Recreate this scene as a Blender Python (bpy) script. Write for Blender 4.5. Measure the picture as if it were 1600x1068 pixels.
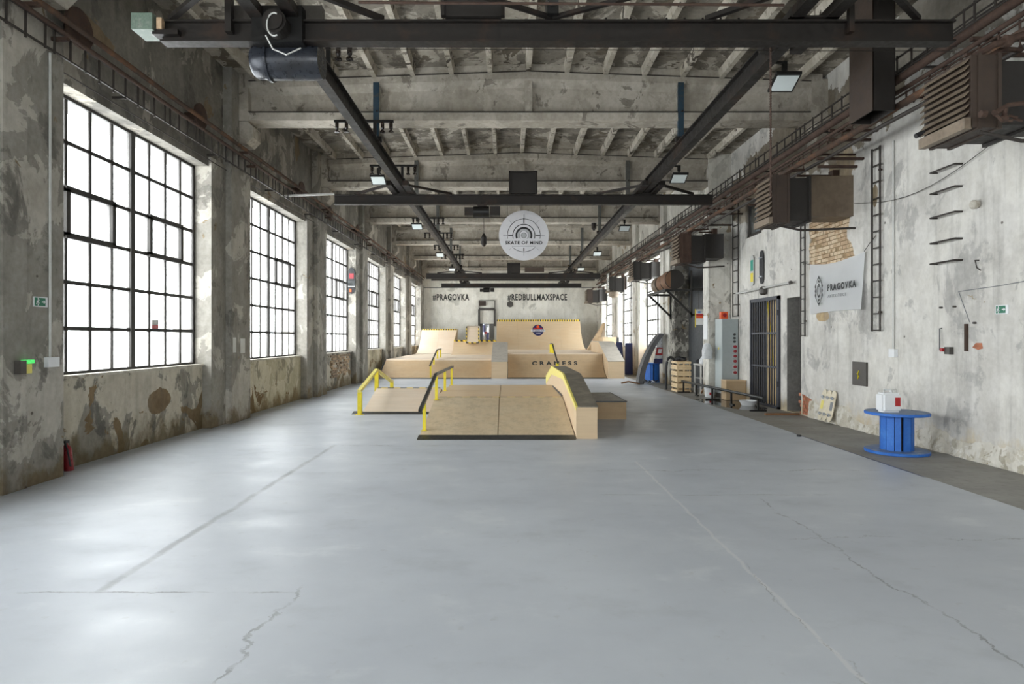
import bpy, bmesh, math, random
from mathutils import Vector, Matrix, noise as mnoise
random.seed(7)
scene = bpy.context.scene
for o in list(bpy.data.objects):
    bpy.data.objects.remove(o, do_unlink=True)
COL = scene.collection

# ------------------------------------------------------------------ camera, sky, exposure
F = 960.0; CX = 793.0; CY = 527.0; CAMZ = 1.6
cam_d = bpy.data.cameras.new('camera'); cam = bpy.data.objects.new('camera', cam_d); COL.objects.link(cam)
cam.location = (0, 0, CAMZ); cam.rotation_euler = (math.pi / 2, 0, 0)
cam_d.sensor_width = 36; cam_d.lens = F / 1600 * 36
cam_d.shift_x = (800 - CX) / 1600; cam_d.shift_y = -(534 - CY) / 1600
cam_d.clip_end = 300
scene.camera = cam
world = bpy.data.worlds.new('overcast_sky'); scene.world = world; world.use_nodes = True
world.node_tree.nodes['Background'].inputs[0].default_value = (0.97, 0.98, 1.0, 1)
world.node_tree.nodes['Background'].inputs[1].default_value = 8.0
scene.view_settings.view_transform = 'Standard'; scene.view_settings.look = 'None'
scene.view_settings.exposure = 0.82; scene.view_settings.gamma = 1.0
scene.view_settings.use_curve_mapping = False

BAY = 5.16
NEARY = -9.2; BACKY = 38.0
XG_L = -5.54; XG_R = 5.82
LWIN = [(7.25 + BAY * k, 10.83 + BAY * k) for k in range(-3, 6)]
RWIN = [(21.92 + BAY * k, 25.5 + BAY * k) for k in range(0, 3)]
def portal(x, y0, y1, z0, z1, sgn):
    d = bpy.data.lights.new('window_daylight', 'AREA'); d.shape = 'RECTANGLE'
    d.size = z1 - z0; d.size_y = y1 - y0
    d.cycles.is_portal = True
    o = bpy.data.objects.new('window_daylight', d); COL.objects.link(o)
    o.location = (x, (y0 + y1) / 2, (z0 + z1) / 2)
    o.rotation_euler = (0, math.radians(-90 * sgn), 0)
for a, b in LWIN: portal(XG_L - 0.12, a, b, 1.1, 4.65, 1)
FILL_WIN = [(-4.6, -1.0), (1.0, 4.6)]      # made-up tall windows in the unseen end wall, added for frontal fill light
for a, b in FILL_WIN:
    d = bpy.data.lights.new('window_daylight', 'AREA'); d.shape = 'RECTANGLE'; d.size = b - a; d.size_y = 4.2; d.cycles.is_portal = True  # sky portals for the added fill windows
    o = bpy.data.objects.new('window_daylight', d); COL.objects.link(o); o.location = ((a + b) / 2, NEARY - 0.3, 3.1); o.rotation_euler = (math.radians(90), 0, 0)  # portal of an added fill window
for a, b in RWIN: portal(XG_R + 0.12, a, b, 1.1, 4.65, -1)

def PX(x, Y): return (x - CX) * Y / F
def PZ(y, Y): return CAMZ + (CY - y) * Y / F

# ------------------------------------------------------------------ node helper
class G:
    def __init__(s, name):
        s.m = bpy.data.materials.new(name); s.m.use_nodes = True
        s.t = s.m.node_tree; s.N = s.t.nodes; s.L = s.t.links
        s.b = s.N['Principled BSDF']
        s.pos = s.N.new('ShaderNodeNewGeometry').outputs['Position']
        s._xyz = None
    def lk(s, a, b):
        if isinstance(a, (int, float)): b.default_value = a
        elif isinstance(a, tuple): b.default_value = a if len(a) == len(b.default_value) else a + (1,)
        else: s.L.new(a, b)
    @property
    def xyz(s):
        if not s._xyz:
            n = s.N.new('ShaderNodeSeparateXYZ'); s.L.new(s.pos, n.inputs[0]); s._xyz = n.outputs
        return s._xyz
    def vscale(s, v, off=(0, 0, 0)):
        n = s.N.new('ShaderNodeMapping'); s.L.new(s.pos, n.inputs[0]); n.inputs['Scale'].default_value = v
        n.inputs['Location'].default_value = off
        return n.outputs[0]
    def noise(s, scale, detail=5, rough=0.55, vec=None, dist=0.0):
        n = s.N.new('ShaderNodeTexNoise'); s.L.new(vec or s.pos, n.inputs['Vector'])
        n.inputs['Scale'].default_value = scale; n.inputs['Detail'].default_value = detail
        n.inputs['Roughness'].default_value = rough; n.inputs['Distortion'].default_value = dist
        return n.outputs[0]
    def math(s, op, a, b=None, c=None):
        n = s.N.new('ShaderNodeMath'); n.operation = op
        s.lk(a, n.inputs[0])
        if b is not None: s.lk(b, n.inputs[1])
        if c is not None: s.lk(c, n.inputs[2])
        return n.outputs[0]
    def ss(s, v, lo, hi, a=0.0, b=1.0):
        n = s.N.new('ShaderNodeMapRange'); n.interpolation_type = 'SMOOTHSTEP'
        s.lk(v, n.inputs[0]); n.inputs[1].default_value = lo; n.inputs[2].default_value = hi
        n.inputs[3].default_value = a; n.inputs[4].default_value = b
        return n.outputs[0]
    def mix(s, f, a, b, mode='MIX'):
        n = s.N.new('ShaderNodeMix'); n.data_type = 'RGBA'; n.blend_type = mode
        s.lk(f, n.inputs[0]); s.lk(a, n.inputs[6]); s.lk(b, n.inputs[7])
        return n.outputs[2]
    def blob(s, ax, c0, c1, r0, r1, k=1.4, sc=2.2):
        u = s.xyz[ax]; v = s.xyz[2]
        du = s.math('DIVIDE', s.math('SUBTRACT', u, c0), r0); dv = s.math('DIVIDE', s.math('SUBTRACT', v, c1), r1)
        d = s.math('SQRT', s.math('ADD', s.math('MULTIPLY', du, du), s.math('MULTIPLY', dv, dv)))
        d = s.math('ADD', d, s.math('MULTIPLY', s.math('SUBTRACT', s.noise(sc, 6, 0.6), 0.5), k))
        return s.ss(d, 0.98, 1.02, 1.0, 0.0)
    def bump(s, h, strength=0.4, dist=0.02, prev=None):
        n = s.N.new('ShaderNodeBump'); n.inputs['Strength'].default_value = strength
        n.inputs['Distance'].default_value = dist; s.L.new(h, n.inputs['Height'])
        if prev: s.L.new(prev, n.inputs['Normal'])
        return n.outputs[0]
    def out(s, col=None, rough=None, metal=None, normal=None, spec=None):
        if col is not None: s.lk(col, s.b.inputs['Base Color'])
        if rough is not None: s.lk(rough, s.b.inputs['Roughness'])
        if metal is not None: s.lk(metal, s.b.inputs['Metallic'])
        if spec is not None: s.lk(spec, s.b.inputs['Specular IOR Level'])
        if normal is not None: s.L.new(normal, s.b.inputs['Normal'])
        return s.m

def C(r, g, b):
    f = lambda c: (c / 255) / 12.92 if c / 255 <= 0.04045 else ((c / 255 + 0.055) / 1.055) ** 2.4
    return (f(r), f(g), f(b))

def plaster(name, base, light, dark, under, t_light=0.52, t_dark=0.56, sc=0.7, dirt=C(105, 92, 70), dirt_h=0.5,
            t_under=0.63, blobs=(), ax=1, streak=0.25, holes=True, soft=0.012):
    g = G(name)
    warp = g.vscale((1, 1, 0.8))
    n1 = g.noise(sc, 8, 0.62, warp, 0.6)
    n2 = g.noise(sc * 1.7, 8, 0.65, g.vscale((1, 1, 0.7), (13, 4, 9)), 0.4)
    n3 = g.noise(sc * 1.3, 9, 0.6, g.vscale((1, 1, 1), (31, 14, 3)), 0.8)
    fine = g.noise(14, 6, 0.6)
    mid = g.noise(3.2, 7, 0.65, g.vscale((1, 1, 0.6), (3, 3, 3)))
    st = g.noise(1.0, 5, 0.6, g.vscale((5, 5, 0.35), (7, 1, 2)))
    m1 = g.ss(n1, t_light, t_light + soft)
    m2 = g.ss(n2, t_dark, t_dark + 0.05)
    m3 = g.ss(n3, t_under, t_under + 0.01)
    col = g.mix(m1, base, light)
    col = g.mix(g.math('MULTIPLY', m2, 0.75), col, dark)
    col = g.mix(m3, col, under)
    for (c0, c1, r0, r1, bc) in blobs:
        col = g.mix(g.blob(ax, c0, c1, r0, r1), col, bc)
    z = g.xyz[2]
    dz = g.math('ADD', z, g.math('MULTIPLY', g.math('SUBTRACT', mid, 0.5), -1.6))
    md = g.ss(dz, 0.0, dirt_h, 0.85, 0.0)
    if dirt_h > 0: col = g.mix(md, col, dirt)
    col = g.mix(g.ss(st, 0.5, 0.75, 0, streak), col, tuple(c * 0.45 for c in base))
    wash = g.noise(0.9, 6, 0.7, g.vscale((1, 1, 0.45), (17, 8, 5)))
    col = g.mix(g.ss(wash, 0.52, 0.70, 0, 0.30), col, tuple(c * 0.62 for c in base))
    col = g.mix(0.5, col, g.mix(g.ss(mid, 0.25, 0.75), (0.25, 0.25, 0.25), (0.8, 0.8, 0.8)), 'SOFT_LIGHT')
    col = g.mix(0.25, col, g.mix(g.ss(fine, 0.3, 0.7), (0.25, 0.25, 0.25), (0.75, 0.75, 0.75)), 'SOFT_LIGHT')
    if holes:
        v = g.N.new('ShaderNodeTexVoronoi'); g.L.new(g.pos, v.inputs['Vector']); v.inputs['Scale'].default_value = 2.4
        hm = g.ss(g.math('ADD', v.outputs['Distance'], g.math('MULTIPLY', fine, 0.06)), 0.06, 0.085, 0.8, 0)
        col = g.mix(hm, col, C(70, 62, 52))
    h = g.math('ADD', g.math('MULTIPLY', m1, 0.35), g.math('MULTIPLY', m3, -0.9))
    h = g.math('ADD', h, g.math('MULTIPLY', mid, 0.9)); h = g.math('ADD', h, g.math('MULTIPLY', fine, 0.25))
    return g.out(col, 0.88, normal=g.bump(h, 0.5, 0.012), spec=0.25)

def simple(name, col, rough=0.6, metal=0.0, var=0.25, sc=6.0, bump=0.1, spec=0.5, col2=None, t=0.55):
    g = G(name)
    n = g.noise(sc, 6, 0.6)
    c2 = col2 if col2 else tuple(c * 0.6 for c in col)
    c = g.mix(g.ss(n, t - 0.12, t + 0.12, 0, 1 if col2 else var * 2), col, c2)
    n2 = g.noise(sc * 6, 4, 0.6)
    c = g.mix(var, c, g.mix(g.ss(n2, 0.3, 0.7), (0.2, 0.2, 0.2), (0.8, 0.8, 0.8)), 'SOFT_LIGHT')
    return g.out(c, g.ss(n2, 0.2, 0.8, max(0.02, rough - 0.12), min(1, rough + 0.12)), metal,
                 g.bump(n2, bump, 0.004) if bump else None, spec)

M = {}
M['plaster_left'] = plaster('left_wall_plaster', C(126, 122, 114), C(162, 156, 145), C(98, 95, 90), C(128, 112, 90), 0.535, 0.54, 0.75,
    blobs=[(9.0, 0.75, 0.85, 0.28, C(168, 160, 146)), (9.4, 0.62, 0.35, 0.2, C(128, 112, 88)), (6.3, 1.0, 0.35, 0.8, C(160, 155, 146)),
           (7.6, 1.05, 0.35, 0.1, C(135, 95, 75))], streak=0.35, dirt=C(92, 84, 68), dirt_h=0.45)
M['plaster_pier'] = plaster('pier_plaster', C(142, 138, 130), C(174, 169, 159), C(104, 101, 95), C(130, 116, 94), 0.55, 0.57, 1.1, streak=0.4,
    dirt=C(104, 90, 66), dirt_h=0.3, t_under=0.68)
M['plaster_parapet'] = plaster('parapet_plaster', C(142, 138, 128), C(190, 183, 167), C(88, 86, 82), C(124, 106, 80), 0.49, 0.52, 1.0, streak=0.3,
    dirt=C(98, 86, 62), dirt_h=0.4, t_under=0.58,
    blobs=[(9.0, 0.78, 0.8, 0.24, C(190, 183, 168)), (9.5, 0.62, 0.3, 0.2, C(122, 104, 80))])
M['plaster_right'] = plaster('right_wall_plaster', C(202, 199, 193), C(216, 213, 206), C(166, 164, 160), C(170, 156, 130), 0.46, 0.55, 0.8,
    dirt=C(186, 170, 138), dirt_h=0.40, t_under=0.735, streak=0.45, soft=0.16,
    blobs=[(11.75, 4.3, 0.5, 0.35, C(160, 144, 120)), (11.2, 4.75, 0.45, 0.35, C(158, 142, 118)), (10.2, 3.95, 0.08, 0.18, C(140, 124, 100)), (11.9, 2.02, 0.22, 0.10, C(172, 150, 116)),
           (12.6, 5.6, 3.6, 0.75, C(126, 117, 103)), (15.4, 4.95, 1.3, 0.4, C(150, 142, 128)), (8.0, 6.2, 2.5, 0.7, C(140, 134, 124)), (16.0, 5.3, 1.4, 0.5, C(124, 112, 96))])
M['render_foot'] = plaster('crumbling_render', C(196, 190, 176), C(210, 206, 196), C(160, 152, 134), C(168, 152, 124), 0.5, 0.55, 3.2, dirt_h=-1, t_under=0.66)
M['plaster_back'] = plaster('back_wall_plaster', C(214, 211, 201), C(228, 225, 215), C(172, 170, 160), C(186, 172, 144), 0.5, 0.60, 0.45, soft=0.08, ax=0, streak=0.2, dirt_h=0.3, t_under=0.72)
M['pier_white'] = plaster('whitewashed_pier_plaster', C(196, 193, 184), C(214, 211, 202), C(132, 128, 120), C(150, 132, 104), 0.5, 0.58, 1.0, streak=0.5, dirt_h=0.5, dirt=C(120, 104, 80))
M['mottled'] = plaster('mottled_dark_concrete', C(118, 115, 108), C(172, 168, 158), C(66, 64, 60), C(120, 106, 84), 0.5, 0.5, 2.4)
M['ceiling'] = plaster('ceiling_peeling_paint', C(128, 122, 112), C(168, 161, 149), C(86, 80, 72), C(104, 96, 84), 0.51, 0.53, 1.3, dirt_h=-9, t_under=0.60, streak=0.1, holes=False)
M['beam'] = plaster('beam_peeling_paint', C(166, 159, 147), C(178, 171, 159), C(116, 110, 101), C(128, 122, 112), 0.5, 0.60, 1.5, dirt_h=-9, t_under=0.63, streak=0.1, holes=False)
M['rib'] = plaster('rib_flaking_whitewash', C(176, 169, 155), C(192, 185, 172), C(104, 96, 86), C(84, 78, 70), 0.5, 0.56, 2.2, dirt_h=-9, t_under=0.60, streak=0.0, holes=False)

def floor_mat(name, painted):
    g = G(name); x, y, z = g.xyz[0], g.xyz[1], g.xyz[2]
    n1 = g.noise(0.35, 6, 0.6); n2 = g.noise(1.3, 8, 0.65, g.vscale((0.8, 1.2, 1))); n3 = g.noise(9, 6, 0.6); n4 = g.noise(40, 4, 0.6)
    wx = g.math('MULTIPLY', g.math('SUBTRACT', g.noise(1.1, 8, 0.7), 0.5), 0.5)
    wf = g.math('MULTIPLY', g.math('SUBTRACT', g.noise(3.0, 8, 0.75), 0.5), 0.10)
    if painted:
        col = g.mix(g.ss(n1, 0.35, 0.65), C(176, 181, 188), C(188, 193, 199))
        col = g.mix(g.ss(n2, 0.52, 0.72, 0, 0.5), col, C(164, 168, 172))
        col = g.mix(g.ss(n2, 0.30, 0.44, 0.45, 0), col, C(202, 206, 209))
        col = g.mix(g.ss(n3, 0.62, 0.72, 0, 0.3), col, C(156, 157, 156))
        def line(axis, c, w, warp, lo, hi, soft=0.01):
            u = x if axis == 0 else y; v = y if axis == 0 else x
            d = g.math('ABSOLUTE', g.math('ADD', g.math('SUBTRACT', u, c), warp))
            m = g.ss(d, w, w + soft, 1, 0)
            m = g.math('MULTIPLY', m, g.ss(v, lo, lo + 0.15)); return g.math('MULTIPLY', m, g.ss(v, hi - 0.15, hi, 1, 0))
        joint = g.math('MULTIPLY', line(0, -2.57, 0.008, wf, 3.8, 9.2, 0.045), g.ss(g.noise(1.7, 6, 0.7), 0.3, 0.62, 0.25, 1))
        cracks = line(1, 3.86, 0.004, wf, -3.6, -1.3, 0.008)
        pale = line(0, 1.66, 0.006, wf, 2.2, 8.0, 0.014)
        for a in [(0, 1.67, 0.001, wx, 2.4, 4.4, 0.008), (0, 2.5, 0.004, wx, 2.0, 6.2, 0.008), (1, 6.25, 0.006, wf, 0.9, 3.4, 0.012), (0, -1.32, 0.007, wx, 2.7, 4.0, 0.007),
                  (1, 4.9, 0.003, wx, 2.0, 5.0, 0.006), (1, 9.1, 0.004, wx, -4, 0, 0.02), (1, 7.4, 0.003, wx, 1.0, 4.6, 0.01)]:
            cracks = g.math('MAXIMUM', cracks, line(*a))
        col = g.mix(g.math('MULTIPLY', pale, 0.55), col, C(208, 208, 208))
        gate = g.ss(g.noise(2.0, 5, 0.7, g.vscale((1, 1, 1), (5, 5, 5))), 0.38, 0.6)
        cracks = g.math('MULTIPLY', cracks, gate)
        col = g.mix(g.math('MULTIPLY', joint, 0.7), col, C(120, 122, 123))
        col = g.mix(g.math('MULTIPLY', cracks, 0.62), col, C(98, 96, 92))
        edge = g.ss(g.math('ADD', x, g.math('MULTIPLY', wf, 0.3)), 4.765, 4.775)
        edge = g.math('MULTIPLY', edge, g.math('MULTIPLY', g.ss(y, 7.0, 7.1), g.ss(y, 10.2, 10.4, 1, 0)))
        col = g.mix(edge, col, C(52, 58, 92))
        rough = g.ss(n2, 0.3, 0.7, 0.34, 0.52)
        h = g.math('SUBTRACT', g.math('MULTIPLY', n2, 1.2), g.math('MAXIMUM', cracks, joint))
        h = g.math('ADD', h, g.math('MULTIPLY', n3, 0.12))
        return g.out(col, rough, normal=g.bump(h, 0.22, 0.010), spec=0.45)
    col = g.mix(g.ss(n2, 0.35, 0.65), C(134, 132, 127), C(150, 148, 142))
    col = g.mix(g.ss(n3, 0.5, 0.7, 0, 0.5), col, C(116, 112, 105))
    col = g.mix(g.ss(n1, 0.5, 0.62, 0, 0.4), col, C(128, 118, 98))
    wet = g.math('MAXIMUM', puddle(g, 5.35, 15.2, 0.55, 1.3), puddle(g, 5.5, 14.2, 0.45, 0.7))
    col = g.mix(wet, col, C(62, 58, 52))
    rough = g.math('MULTIPLY', g.math('SUBTRACT', 1.0, wet), 0.6); rough = g.math('ADD', rough, 0.03)
    h = g.math('MULTIPLY', n3, g.math('SUBTRACT', 1.0, wet))
    return g.out(col, rough, normal=g.bump(h, 0.3, 0.006), spec=0.5)
def puddle(g, cx, cy, rx, ry):
    dx = g.math('DIVIDE', g.math('SUBTRACT', g.xyz[0], cx), rx); dy = g.math('DIVIDE', g.math('SUBTRACT', g.xyz[1], cy), ry)
    d = g.math('SQRT', g.math('ADD', g.math('MULTIPLY', dx, dx), g.math('MULTIPLY', dy, dy)))
    d = g.math('ADD', d, g.math('MULTIPLY', g.math('SUBTRACT', g.noise(2.5, 5, 0.6), 0.5), 1.2))
    return g.ss(d, 0.9, 1.0, 1, 0)
M['parapet_cream'] = plaster('cream_parapet_plaster', C(176, 168, 144), C(196, 189, 168), C(130, 124, 108), C(120, 98, 70), 0.5, 0.56, 1.0, dirt=C(110, 92, 60), dirt_h=0.35, t_under=0.6)
M['floor'] = floor_mat('grey_blue_floor_paint', True)
M['bare'] = floor_mat('bare_concrete_floor', False)

def ply_mat(name, col, grain_ax=0, scuff=0.0, warm=1.0):
    g = G(name)
    sc = [14, 14, 14]; sc[grain_ax] = 0.9
    n = g.noise(1.2, 6, 0.6, g.vscale(tuple(sc))); n2 = g.noise(1.0, 5, 0.6); n3 = g.noise(5.5, 8, 0.75)
    c = g.mix(g.ss(n, 0.35, 0.65), col, tuple(v * 0.93 for v in col))
    c = g.mix(g.ss(n2, 0.45, 0.6, 0, 0.35), c, tuple(v * w for v, w in zip(col, (0.93, 0.84, 0.74))))
    if scuff:
        n4 = g.noise(26, 5, 0.7)
        c = g.mix(g.math('MULTIPLY', g.ss(n3, 0.42, 0.66, 0, scuff), g.ss(n4, 0.35, 0.6, 0.35, 1)), c, C(112, 100, 84))
    return g.out(c, 0.55, normal=g.bump(n, 0.05, 0.003), spec=0.35)
M['ply'] = ply_mat('birch_plywood', C(211, 187, 154))
M['ply_pale'] = ply_mat('pale_birch_plywood', C(214, 198, 178))
M['ply_scuffed'] = ply_mat('scuffed_birch_plywood', C(206, 188, 158), 1, 0.30)
M['ply_brown'] = ply_mat('brown_plywood', C(182, 158, 126), 0, 0.15)
M['grip'] = simple('dark_worn_ledge_sheet', C(112, 106, 96), 0.45, 0, 0.35, 4, col2=C(138, 130, 116))
M['grey_ply'] = simple('grey_coated_plywood', C(176, 170, 160), 0.45, 0, 0.2, 5)
M['black_steel'] = simple('black_painted_steel', C(26, 25, 24), 0.45, 0.3, 0.25, 5)
M['dark_steel'] = simple('dark_crane_steel', C(38, 34, 31), 0.55, 0.35, 0.3, 3, col2=C(58, 44, 36), t=0.62)
M['rail_steel'] = simple('brown_black_rail_steel', C(38, 35, 33), 0.5, 0.35, 0.3, 1.6, col2=C(70, 52, 40), t=0.66)
M['plate'] = simple('dark_grey_steel_plate', C(72, 74, 74), 0.38, 0.7, 0.3, 5)
M['rust'] = simple('rusty_iron', C(72, 54, 44), 0.85, 0.0, 0.35, 6, 0.3, col2=C(58, 40, 32))
M['rust_orange'] = simple('orange_brown_rust', C(104, 72, 50), 0.85, 0.0, 0.35, 3, 0.3, col2=C(66, 50, 40), t=0.45)
M['heater_brown'] = simple('brown_sheet_metal', C(66, 54, 46), 0.6, 0.15, 0.25, 2.5, col2=C(54, 44, 38), t=0.6)
M['heater_dark'] = simple('black_brown_sheet_metal', C(40, 36, 33), 0.6, 0.15, 0.25, 2.5)
M['louver'] = simple('taupe_louver_enamel', C(132, 118, 102), 0.55, 0.1, 0.25, 4, col2=C(106, 92, 78), t=0.6)
M['duct_taupe'] = simple('taupe_duct_sheet', C(108, 94, 78), 0.5, 0.15, 0.25, 1.5, col2=C(92, 78, 64), t=0.6)
M['duct_rust'] = simple('tan_rust_duct_sheet', C(118, 88, 66), 0.7, 0.1, 0.3, 3, col2=C(112, 82, 62))
M['window_steel'] = simple('window_bar_paint', C(56, 53, 50), 0.7, 0.0, 0.2, 8)
M['sill'] = simple('pale_sill_plaster', C(190, 184, 172), 0.8, 0, 0.3, 5, col2=C(130, 118, 100), t=0.62)
M['yellow'] = simple('yellow_paint', C(232, 212, 40), 0.4, 0, 0.12, 6)
M['yellow_worn'] = simple('worn_yellow_paint', C(226, 212, 110), 0.5, 0, 0.2, 9, col2=C(206, 190, 132), t=0.62)
M['blue_hanger'] = simple('chipped_blue_paint', C(38, 62, 78), 0.5, 0.1, 0.3, 12, col2=C(66, 70, 70), t=0.6)
M['grey_hanger'] = simple('chipped_grey_paint', C(96, 96, 92), 0.6, 0.1, 0.3, 12)
M['blue_paint'] = simple('bright_blue_reel_paint', C(40, 104, 190), 0.45, 0, 0.18, 5, col2=C(58, 120, 200), t=0.6)
M['blue_top'] = simple('worn_blue_grey_wood', C(92, 116, 152), 0.5, 0, 0.3, 8, col2=C(150, 158, 165), t=0.6)
M['blue_mat'] = simple('dark_blue_vinyl', C(38, 50, 104), 0.45, 0, 0.15, 4)
M['navy'] = simple('navy_print', C(44, 44, 92), 0.5, 0, 0.1, 4)
M['white'] = simple('white_paint', C(226, 228, 230), 0.45, 0, 0.06, 3, 0.03)
M['banner'] = simple('white_banner_vinyl', C(244, 245, 246), 0.5, 0, 0.05, 1.5, 0.05)
M['sign_white'] = simple('off_white_sign_board', C(214, 214, 218), 0.6, 0, 0.05, 3, 0.02)
M['sign_grey'] = simple('light_grey_print', C(176, 178, 180), 0.6, 0, 0.05, 3, 0.0)
M['ink'] = simple('dark_ink', C(40, 40, 42), 0.6, 0, 0.1, 6, 0.0)
M['ink_grey'] = simple('grey_ink', C(130, 132, 136), 0.6, 0, 0.1, 6, 0.0)
M['letter'] = simple('black_wall_lettering', C(48, 48, 46), 0.7, 0, 0.25, 5, 0.0)
M['conduit'] = simple('pale_grey_plastic', C(196, 196, 192), 0.45, 0, 0.15, 5)
M['cabinet'] = simple('light_grey_enamel', C(176, 184, 184), 0.4, 0.05, 0.08, 2, 0.02)
M['cabinet_front'] = simple('grey_enamel_panel', C(158, 166, 166), 0.4, 0.05, 0.08, 2, 0.02)
M['red'] = simple('signal_red_plastic', C(176, 36, 40), 0.4, 0, 0.12, 6)
M['dark_red'] = simple('dark_red_paint', C(140, 26, 38), 0.35, 0, 0.15, 6)
M['orange'] = simple('orange_plastic', C(226, 92, 40), 0.45, 0, 0.1, 6)
M['green'] = simple('exit_sign_green', C(30, 112, 84), 0.5, 0, 0.05, 6, 0)
M['teal'] = simple('teal_print', C(40, 150, 130), 0.5, 0, 0.05, 6, 0)
M['panel_grey'] = simple('dark_grey_enamel', C(78, 74, 70), 0.45, 0.2, 0.15, 6)
M['gate'] = simple('anthracite_gate_paint', C(62, 64, 72), 0.45, 0.3, 0.15, 8)
M['dark_door'] = simple('charcoal_door_paint', C(64, 66, 68), 0.55, 0.1, 0.15, 2)
M['tan_board'] = simple('tan_board', C(222, 196, 150), 0.6, 0, 0.15, 3)
M['crate_wood'] = simple('pale_pine_wood', C(222, 196, 154), 0.6, 0, 0.2, 6)
M['old_wood'] = simple('old_brown_wood', C(128, 92, 62), 0.7, 0, 0.3, 6)
M['cream_board'] = simple('cream_deck_wood', C(218, 208, 184), 0.5, 0, 0.15, 8)
M['bag'] = simple('crumpled_white_bag', C(214, 216, 218), 0.4, 0, 0.2, 20, 0.6)
M['lamp_glass'] = simple('flood_lamp_glass', C(214, 222, 222), 0.12, 0, 0.03, 3, 0)
M['insulator'] = simple('brown_black_porcelain', C(38, 30, 26), 0.25, 0, 0.1, 6, 0)
M['motor_blue'] = simple('dark_blue_grey_enamel', C(46, 49, 56), 0.32, 0.3, 0.25, 3, col2=C(34, 34, 36), t=0.6)
M['mint'] = simple('mint_green_enamel', C(104, 120, 108), 0.5, 0, 0.3, 9, col2=C(140, 142, 134), t=0.62)
M['mortar'] = simple('sandy_mortar', C(150, 128, 96), 0.9, 0, 0.3, 9, 0.4)
M['brick_a'] = simple('pale_buff_brick', C(204, 184, 156), 0.85, 0, 0.3, 7, 0.4, col2=C(168, 138, 104))
M['brick_b'] = simple('brown_buff_brick', C(182, 156, 126), 0.85, 0, 0.3, 7, 0.4)
M['brick_r'] = simple('red_brick', C(176, 112, 84), 0.85, 0, 0.3, 7, 0.4)
M['brick_g'] = simple('dusty_old_brick', C(150, 130, 108), 0.85, 0, 0.3, 7, 0.4)
M['tan_grey'] = simple('grey_rubber_strip', C(92, 92, 94), 0.5, 0, 0.2, 5)
M['silver'] = simple('brushed_silver', C(190, 194, 200), 0.3, 0.8, 0.1, 5)
M['screen_grey'] = simple('grey_niche_render', C(120, 118, 114), 0.9, 0, 0.3, 3, 0.4)
M['wire'] = simple('dark_cable_sheath', C(52, 46, 42), 0.6, 0, 0.1, 5, 0)
M['led_green'] = simple('green_led_lens', C(70, 210, 90), 0.3, 0, 0, 5, 0)
M['led_green'].node_tree.nodes['Principled BSDF'].inputs['Emission Color'].default_value = (0.1, 0.9, 0.2, 1)
M['led_green'].node_tree.nodes['Principled BSDF'].inputs['Emission Strength'].default_value = 0.35

def hazard(name, axis, freq, diag=0.0):
    g = G(name); u = g.math('ADD', g.math('MULTIPLY', g.xyz[axis], freq), g.math('MULTIPLY', g.xyz[2], diag))
    m = g.math('GREATER_THAN', g.math('FRACT', u), 0.5)
    return g.out(g.mix(m, C(226, 196, 60), C(50, 48, 44)), 0.5)
M['hazard_x'] = hazard('hazard_tape_across', 0, 3.6, 2.0)
M['hazard_fine'] = hazard('hazard_tape_fine', 0, 3.4, 0)
M['hazard_edge'] = hazard('hazard_tape_edge', 0, 7.0, 0)
M['hazard_z'] = hazard('hazard_tape_upright', 2, 5.0, 0)
def glass_mat():
    g = G('dusty_window_glass')
    tr = g.N.new('ShaderNodeBsdfTransparent'); tr.inputs[0].default_value = (0.93, 0.95, 0.95, 1)
    gl = g.N.new('ShaderNodeBsdfGlossy'); gl.inputs['Roughness'].default_value = 0.08; gl.inputs[0].default_value = (0.8, 0.8, 0.8, 1)
    df = g.N.new('ShaderNodeBsdfTranslucent'); df.inputs[0].default_value = (0.8, 0.8, 0.78, 1)
    m1 = g.N.new('ShaderNodeMixShader'); m1.inputs[0].default_value = 0.07; g.L.new(tr.outputs[0], m1.inputs[1]); g.L.new(gl.outputs[0], m1.inputs[2])
    m2 = g.N.new('ShaderNodeMixShader'); g.L.new(g.ss(g.noise(0.8, 6, 0.6), 0.45, 0.65, 0.05, 0.16), m2.inputs[0])
    g.L.new(m1.outputs[0], m2.inputs[1]); g.L.new(df.outputs[0], m2.inputs[2])
    g.L.new(m2.outputs[0], g.N['Material Output'].inputs[0]); return g.m
M['glass'] = glass_mat()

# ------------------------------------------------------------------ mesh helpers (world coordinates; objects are re-based on their parent)
def box(bm, x0, x1, y0, y1, z0, z1):
    if x0 > x1: x0, x1 = x1, x0
    if y0 > y1: y0, y1 = y1, y0
    if z0 > z1: z0, z1 = z1, z0
    v = [bm.verts.new((x, y, z)) for x in (x0, x1) for y in (y0, y1) for z in (z0, z1)]
    for f in ((0, 1, 3, 2), (4, 6, 7, 5), (0, 4, 5, 1), (2, 3, 7, 6), (0, 2, 6, 4), (1, 5, 7, 3)):
        bm.faces.new([v[i] for i in f])
    return v
def prism(bm, pts, axis, a, b):
    """pts: 2D outline in the plane across axis; for axis 'x' pts=(y,z), 'y' pts=(x,z), 'z' pts=(x,y)"""
    def P(p, t): return {'x': (t, p[0], p[1]), 'y': (p[0], t, p[1]), 'z': (p[0], p[1], t)}[axis]
    A = [bm.verts.new(P(p, a)) for p in pts]; B = [bm.verts.new(P(p, b)) for p in pts]
    n = len(pts); bm.faces.new(A); bm.faces.new(B[::-1])
    for i in range(n): bm.faces.new([A[i], B[i], B[(i + 1) % n], A[(i + 1) % n]])
def frame_of(d):
    d = d.normalized(); up = Vector((0, 0, 1)) if abs(d.z) < 0.95 else Vector((1, 0, 0))
    u = d.cross(up).normalized(); return u, u.cross(d).normalized()
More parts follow.
